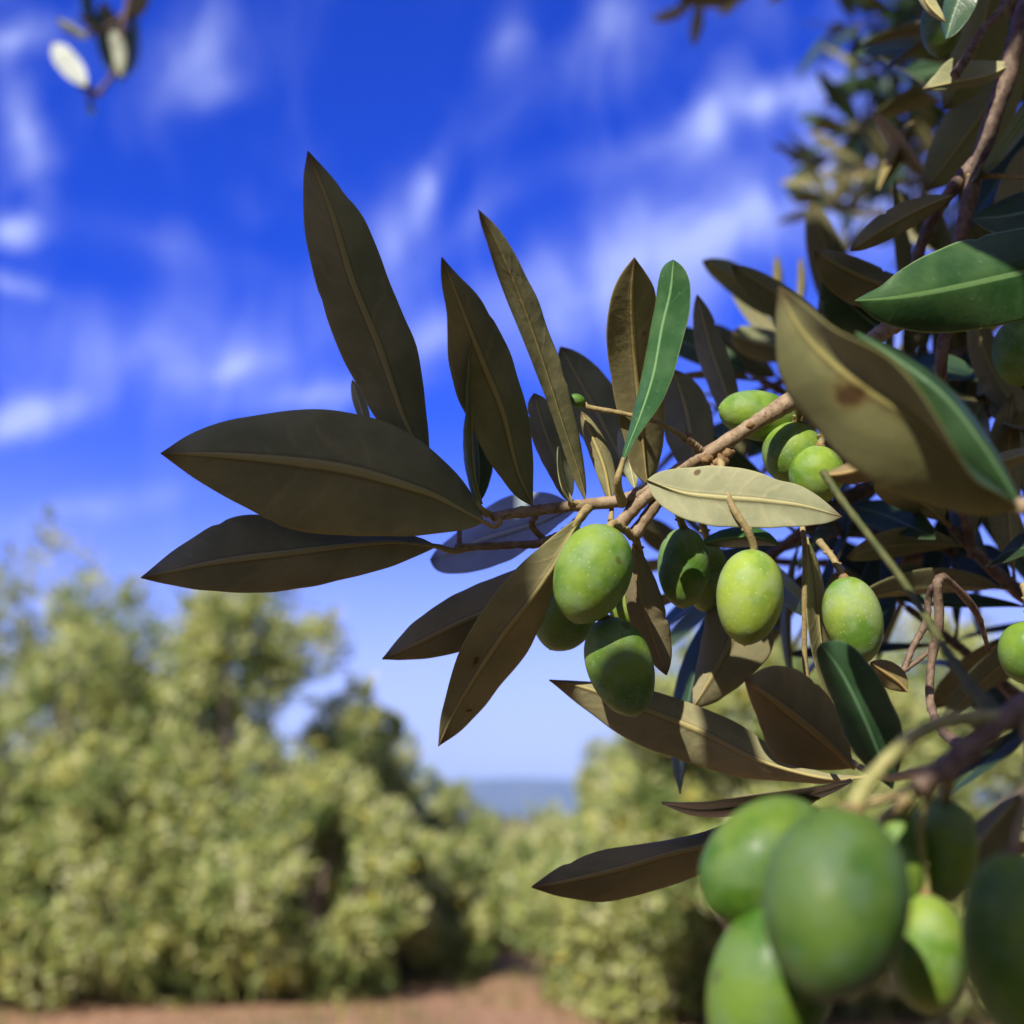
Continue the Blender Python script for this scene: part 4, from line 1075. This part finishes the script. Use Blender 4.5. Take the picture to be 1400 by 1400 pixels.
def tree(label, base, height, rx, ry, n, seed, mat=None, low=0.12, ls=.095, trunk_r=.11, group='olive trees of the orchard', lean=(0, 0), clumps=46, fill=1.0):
    rg = np.random.default_rng(seed)
    root = thing('olive_tree', base, label, 'tree', group)
    b = np.array(base, float)
    tb = MB()
    zc0 = height * low
    fork = b + np.array([lean[0] * .3, lean[1] * .3, max(.35, height * .2)])
    tb.tube([b + np.array([0, 0, -.15]), b + np.array([.03, 0, fork[2] * .5]), fork], [trunk_r * 1.5, trunk_r, trunk_r * .85], sec=9, n=10, knob=.07)
    centres = []
    for k in range(clumps):
        # clump centres fill an uneven egg shaped crown
        while True:
            q = rg.uniform(-1, 1, 3)
            r = np.linalg.norm(q)
            if r < 1: break
        q = q / (r + 1e-9) * r ** .33
        if q[2] < 0:
            hr = math.hypot(q[0], q[1]) + 1e-9
            q[:2] *= min(1.0, (hr + .35 * abs(q[2])) / hr)if hr < .9 else 1.0
            q[:2] *= 1 + .25 * abs(q[2])
        lobes = 1 + .22 * math.sin(3 * math.atan2(q[1], q[0]) + seed) + .15 * math.sin(5 * q[2] + seed * 2)
        c = np.array([q[0] * rx * lobes, q[1] * ry * lobes, zc0 + (height - zc0) * .5 + q[2] * (height - zc0) * .5 * (1 + .1 * rg.normal())])
        c[2] = max(c[2], .18)
        centres.append(b + c + np.array([lean[0], lean[1], 0]) * (c[2] / height))
    centres = np.array(centres)
    for k in range(0, clumps, 3):
        c = centres[k]
        mid = fork * .5 + c * .5 + np.array([0, 0, .1 * height]) * rg.uniform(-.4, .6)
        tb.tube([fork - np.array([0, 0, .05]), mid, c], [trunk_r * .5, trunk_r * .28, .008], sec=6, n=8, knob=.04, cap=False)
    tb.build('trunk', M_TRUNK, root, origin=b)
    clumps_ = len(centres)
    # young upright shoots stick out of the crown
    ns_ = clumps * 3
    k_ = rg.integers(0, clumps, ns_)
    sd_ = rg.normal(size=(ns_, 3)) * .5 + np.array([0, 0, .9]); sd_ /= np.linalg.norm(sd_, axis=1)[:, None]
    sb_ = centres[k_] + sd_ * .5 * (rx + ry) * .12
    sl_ = rg.uniform(.25, .6, ns_) * (rx + ry) * .28
    per = int(n * .72 / clumps)
    ci_ = rg.permutation(np.repeat(np.arange(clumps), per))
    cc = centres[ci_]
    sz = rg.uniform(.7, 1.35, clumps)[ci_]
    off = rg.normal(size=(len(cc), 3))
    off /= np.linalg.norm(off, axis=1)[:, None]
    cr = .5 * (rx + ry) * .27
    off *= (rg.random(len(cc)) ** .22 * cr * sz)[:, None] * np.array([1, 1, .85])
    pts = cc + off
    m_ = int(len(cc) * .32)
    q_ = rg.integers(0, ns_, m_)
    pts[:m_] = sb_[q_] + sd_[q_] * (rg.random(m_) * sl_[q_])[:, None] + rg.normal(size=(m_, 3)) * .03
    off[:m_] = sd_[q_] + rg.normal(size=(m_, 3)) * .25
    cc = cc.copy(); cc[:m_] = sb_[q_]
    pts[:, 2] = np.maximum(pts[:, 2], .06 + b[2])
    d = off / (np.linalg.norm(off, axis=1)[:, None] + 1e-9) * .6 + rg.normal(size=off.shape) * .6 + np.array([0, 0, .25])
    d /= np.linalg.norm(d, axis=1)[:, None]
    rad_ = cc - b - np.array([0, 0, height * .35]); rad_ /= np.linalg.norm(rad_, axis=1)[:, None] + 1e-9
    on_ = off / (np.linalg.norm(off, axis=1)[:, None] + 1e-9)
    nrm = on_ * .6 + rad_ * .4 + np.array([0, -.1, .3]) + np.array(S) * .8 + rg.normal(size=off.shape) * .35
    s = np.cross(nrm, d); s -= d * (s * d).sum(1)[:, None]; s /= np.linalg.norm(s, axis=1)[:, None]
    L = ls * rg.uniform(.7, 1.3, len(cc))[:, None]; Wd = L * rg.uniform(.15, .24, len(cc))[:, None]
    nn = np.cross(d, s)
    a = pts; m1 = pts + d * L * .5 + s * Wd + nn * Wd * .35; m2 = pts + d * L * .5 - s * Wd + nn * Wd * .35; e = pts + d * L
    V = np.stack([a, m1, e, m2], axis=1).reshape(-1, 3) - b
    me = bpy.data.meshes.new('crown')
    K = len(cc)
    me.vertices.add(K * 4); me.vertices.foreach_set('co', V.ravel())
    idx = np.arange(K * 4).reshape(-1, 4)
    tri = np.concatenate([idx[:, [0, 1, 2]], idx[:, [0, 2, 3]]], axis=1).ravel()
    me.loops.add(K * 6); me.loops.foreach_set('vertex_index', tri)
    me.polygons.add(K * 2); me.polygons.foreach_set('loop_start', np.arange(K * 2) * 3)
    me.update(calc_edges=True)
    me.materials.append(mat or M_FOL)
    link('crown', me, root, b)
    return root


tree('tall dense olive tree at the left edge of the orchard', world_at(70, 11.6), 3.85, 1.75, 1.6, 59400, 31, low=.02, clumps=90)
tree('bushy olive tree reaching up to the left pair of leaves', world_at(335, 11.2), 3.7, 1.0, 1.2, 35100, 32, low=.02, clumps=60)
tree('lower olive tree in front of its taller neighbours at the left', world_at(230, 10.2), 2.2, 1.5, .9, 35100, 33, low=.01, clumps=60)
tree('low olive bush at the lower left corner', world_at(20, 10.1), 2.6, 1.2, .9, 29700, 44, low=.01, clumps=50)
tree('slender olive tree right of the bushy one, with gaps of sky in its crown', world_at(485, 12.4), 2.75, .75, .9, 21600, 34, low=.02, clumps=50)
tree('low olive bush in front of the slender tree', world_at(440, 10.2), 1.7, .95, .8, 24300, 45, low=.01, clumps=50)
tree('dark olive tree, its shade put into the foliage colour, beside the gap to the sea', world_at(525, 13.5), 1.95, .5, .7, 24300, 35, mat=M_FOLSHADE, low=.05, clumps=44)
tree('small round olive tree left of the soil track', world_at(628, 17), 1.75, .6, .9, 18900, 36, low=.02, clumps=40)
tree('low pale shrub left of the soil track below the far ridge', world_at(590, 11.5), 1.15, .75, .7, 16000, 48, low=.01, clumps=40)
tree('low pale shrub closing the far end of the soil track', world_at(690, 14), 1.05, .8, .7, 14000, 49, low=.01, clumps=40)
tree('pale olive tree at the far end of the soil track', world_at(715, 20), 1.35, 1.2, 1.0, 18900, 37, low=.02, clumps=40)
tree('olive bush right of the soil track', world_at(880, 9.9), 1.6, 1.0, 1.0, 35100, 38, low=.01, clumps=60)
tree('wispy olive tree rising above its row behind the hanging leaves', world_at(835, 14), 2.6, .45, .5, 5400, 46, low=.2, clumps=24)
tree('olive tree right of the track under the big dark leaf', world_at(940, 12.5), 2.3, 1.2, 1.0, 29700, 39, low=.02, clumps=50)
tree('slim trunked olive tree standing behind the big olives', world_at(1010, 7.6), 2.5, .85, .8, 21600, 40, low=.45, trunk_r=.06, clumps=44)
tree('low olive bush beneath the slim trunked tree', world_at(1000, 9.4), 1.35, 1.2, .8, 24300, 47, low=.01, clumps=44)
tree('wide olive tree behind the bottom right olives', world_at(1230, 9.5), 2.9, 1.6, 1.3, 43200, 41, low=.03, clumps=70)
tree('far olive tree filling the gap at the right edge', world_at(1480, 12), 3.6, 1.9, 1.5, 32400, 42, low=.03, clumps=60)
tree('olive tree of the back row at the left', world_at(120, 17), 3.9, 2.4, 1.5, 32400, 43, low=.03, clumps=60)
# the tree that carries the branches of the foreground, its trunk just past the right hand edge of the view
own = tree('nearest olive tree, whose limbs carry the olives and leaves in front of the camera', Vector((1.25, .62, 0)), 2.9, .52, .5, 12000, 81, low=.5, ls=.065, trunk_r=.08, clumps=40, group=None)
lb = MB()
for (p_, r_) in ((P(1440, -80, 26), .0032), (P(1560, 860, 15.5), .0022), (P(1560, 820, 15), .0018), (P(1480, 470, 36), .003), (P(1500, 880, 32), .003)):
    p_ = np.array(p_); f_ = np.array((1.26, .62, 1.0)); md = (p_ + f_) / 2 + np.array([.06, .0, .10])
    lb.tube([tuple(f_), tuple(md), tuple(p_ + np.array([.05, .01, .015])), tuple(p_)], [.022, .012, .006, r_], sec=9, n=30, knob=.05)
lb.build('limb', M_DARKTWIG, own, origin=(1.26, .62, 1.0))
# unseen trees added behind and beside the camera to cut skylight on the branch
for k_, (x_, y_, h_, r_) in enumerate(((-3.2, -3.6, 2.9, 1.7), (.4, -3.9, 3.1, 1.8), (3.4, -2.6, 3.4, 1.8), (3.6, .6, 3.6, 1.5))):
    tree('unseen olive tree added to cut skylight behind the photographer, ' + ('left of the middle', 'in the middle', 'right of the middle', 'beside the right hand edge of the view')[k_],
         Vector((x_, y_, 0)), h_, r_, 1.3, 15000, 60 + k_, low=.02, ls=.16, clumps=50, group='unseen olive trees added behind the photographer')

# ------------------------------------------------------------------ ground, hills, haze
def grid_mesh(name, fn, us, vs, mat):
    V = np.array([fn(a, b) for a in us for b in vs]); n = len(vs)
    fs = [(i * n + j, (i + 1) * n + j, (i + 1) * n + j + 1, i * n + j + 1) for i in range(len(us) - 1) for j in range(n - 1)]
    me = bpy.data.meshes.new(name); me.from_pydata(V.tolist(), [], fs); me.materials.append(mat)
    me.polygons.foreach_set('use_smooth', [True] * len(fs)); me.update()
    return link(name, me)


m, t = material('red_soil')
tc = t.n('ShaderNodeTexCoord')
n1 = t.noise(tc.outputs['Object'], .55, 5, .6)
n2 = t.noise(tc.outputs['Object'], 9, 5, .65)
c = t.mix(t.ramp(n2, .3, .7), (.28, .145, .085), (.46, .29, .185))
c = t.mix(t.ramp(n1, .52, .66, 0, .75), c, (.13, .135, .045))
c = t.mix(t.ramp(t.noise(tc.outputs['Object'], .004, 4), .45, .6, 0, .9), c, (.085, .11, .05))
p = t.n('ShaderNodeBsdfPrincipled', ins={'Roughness': .95, 'Specular IOR Level': .1})
t.link(c, p.inputs['Base Color'])
t.link(bump(t, n2, .8, .06), p.inputs['Normal'])
finish(t, p.outputs[0])
M_SOIL = m
rad = np.concatenate([[0], np.geomspace(.8, 5300, 70)])
def gfn(r, a):
    z = .035 * math.sin(r * 1.3 * math.cos(a) + 1) * math.cos(r * 1.1 * math.sin(a)) if r < 60 else 0
    return (r * math.cos(a), r * math.sin(a), z)
g = grid_mesh('ground', gfn, rad, np.linspace(0, 2 * math.pi, 97), M_SOIL)
tag(g, 'reddish bare soil of the orchard with patches of weeds', 'ground', kind='structure')

rgw = np.random.default_rng(77)
NW = 26000
xy = np.stack([rgw.uniform(-9, 9, NW), rgw.uniform(6.5, 22, NW)], 1)
dens = np.sin(xy[:, 0] * 1.7 + 1) * np.sin(xy[:, 1] * 1.3) + .6 * np.sin(xy[:, 0] * 4.1 + xy[:, 1] * 3.3)
xy = xy[dens + rgw.normal(size=NW) * .5 > .15]
NW = len(xy)
bs = np.stack([xy[:, 0], xy[:, 1], np.full(NW, -.02)], 1)
hh = rgw.uniform(.05, .22, NW)[:, None]; an = rgw.uniform(0, 6.28, NW)
tipv = bs + np.stack([rgw.normal(size=NW) * .06, rgw.normal(size=NW) * .06, hh[:, 0]], 1)
sv = np.stack([np.cos(an), np.sin(an), np.zeros(NW)], 1) * .012
V = np.stack([bs - sv, bs + sv, tipv], 1).reshape(-1, 3)
me = bpy.data.meshes.new('dry_grass'); me.from_pydata(V.tolist(), [], np.arange(NW * 3).reshape(-1, 3).tolist())
me.materials.append(make_foliage('dry_weeds', (.30, .26, .10), (.20, .22, .07), (.48, .40, .20)))
tag(link('dry_grass', me), 'dry grass and weeds scattered over the red soil', 'grass', kind='stuff')

m, t = material('far_hillside')
tc = t.n('ShaderNodeTexCoord')
n1 = t.noise(tc.outputs['Object'], .01, 6, .6)
c = t.mix(t.ramp(n1, .4, .6), (.045, .07, .035), (.10, .11, .055))
p = t.n('ShaderNodeBsdfPrincipled', ins={'Roughness': .95, 'Specular IOR Level': .1})
t.link(c, p.inputs['Base Color'])
finish(t, p.outputs[0])
rh = np.random.default_rng(5)
ph = rh.uniform(0, 6, 8)
def hfn(x, y):
    k = max(0, 1 - abs((y - 4200) / 700)) ** 1.1
    h = 136 + 22 * math.sin(x / 900 + 2.0) + 10 * math.sin(x / 310 + ph[1]) + 4 * math.sin(x / 120 + ph[2])
    h *= .9 + .12 * math.sin(x / 160 + y / 210)
    return (x, y, -2 + h * k)
hl = grid_mesh('hills', hfn, np.linspace(-3000, 3000, 160), np.linspace(3500, 4900, 24), m)
tag(hl, 'long low ridge fading to blue on the horizon', 'hill', kind='structure')

m, t = material('haze')
vol = t.n('ShaderNodeVolumePrincipled', ins={'Density': 2.2e-4, 'Color': (.42, .60, 1, 1), 'Anisotropy': -.15})
o = t.n('ShaderNodeOutputMaterial'); t.link(vol.outputs[0], o.inputs['Volume'])
me = bpy.data.meshes.new('haze')
x0, x1, y0, y1, z0, z1 = -5600, 5600, -5600, 5600, -3.2, 175
me.from_pydata([(x, y, z) for x in (x0, x1) for y in (y0, y1) for z in (z0, z1)], [],
               [(0, 1, 3, 2), (4, 6, 7, 5), (0, 4, 5, 1), (2, 3, 7, 6), (0, 2, 6, 4), (1, 5, 7, 3)])
me.materials.append(m)
hz = link('haze', me)
tag(hz, 'thin blue air between the orchard and the far ridge', 'haze', kind='stuff')
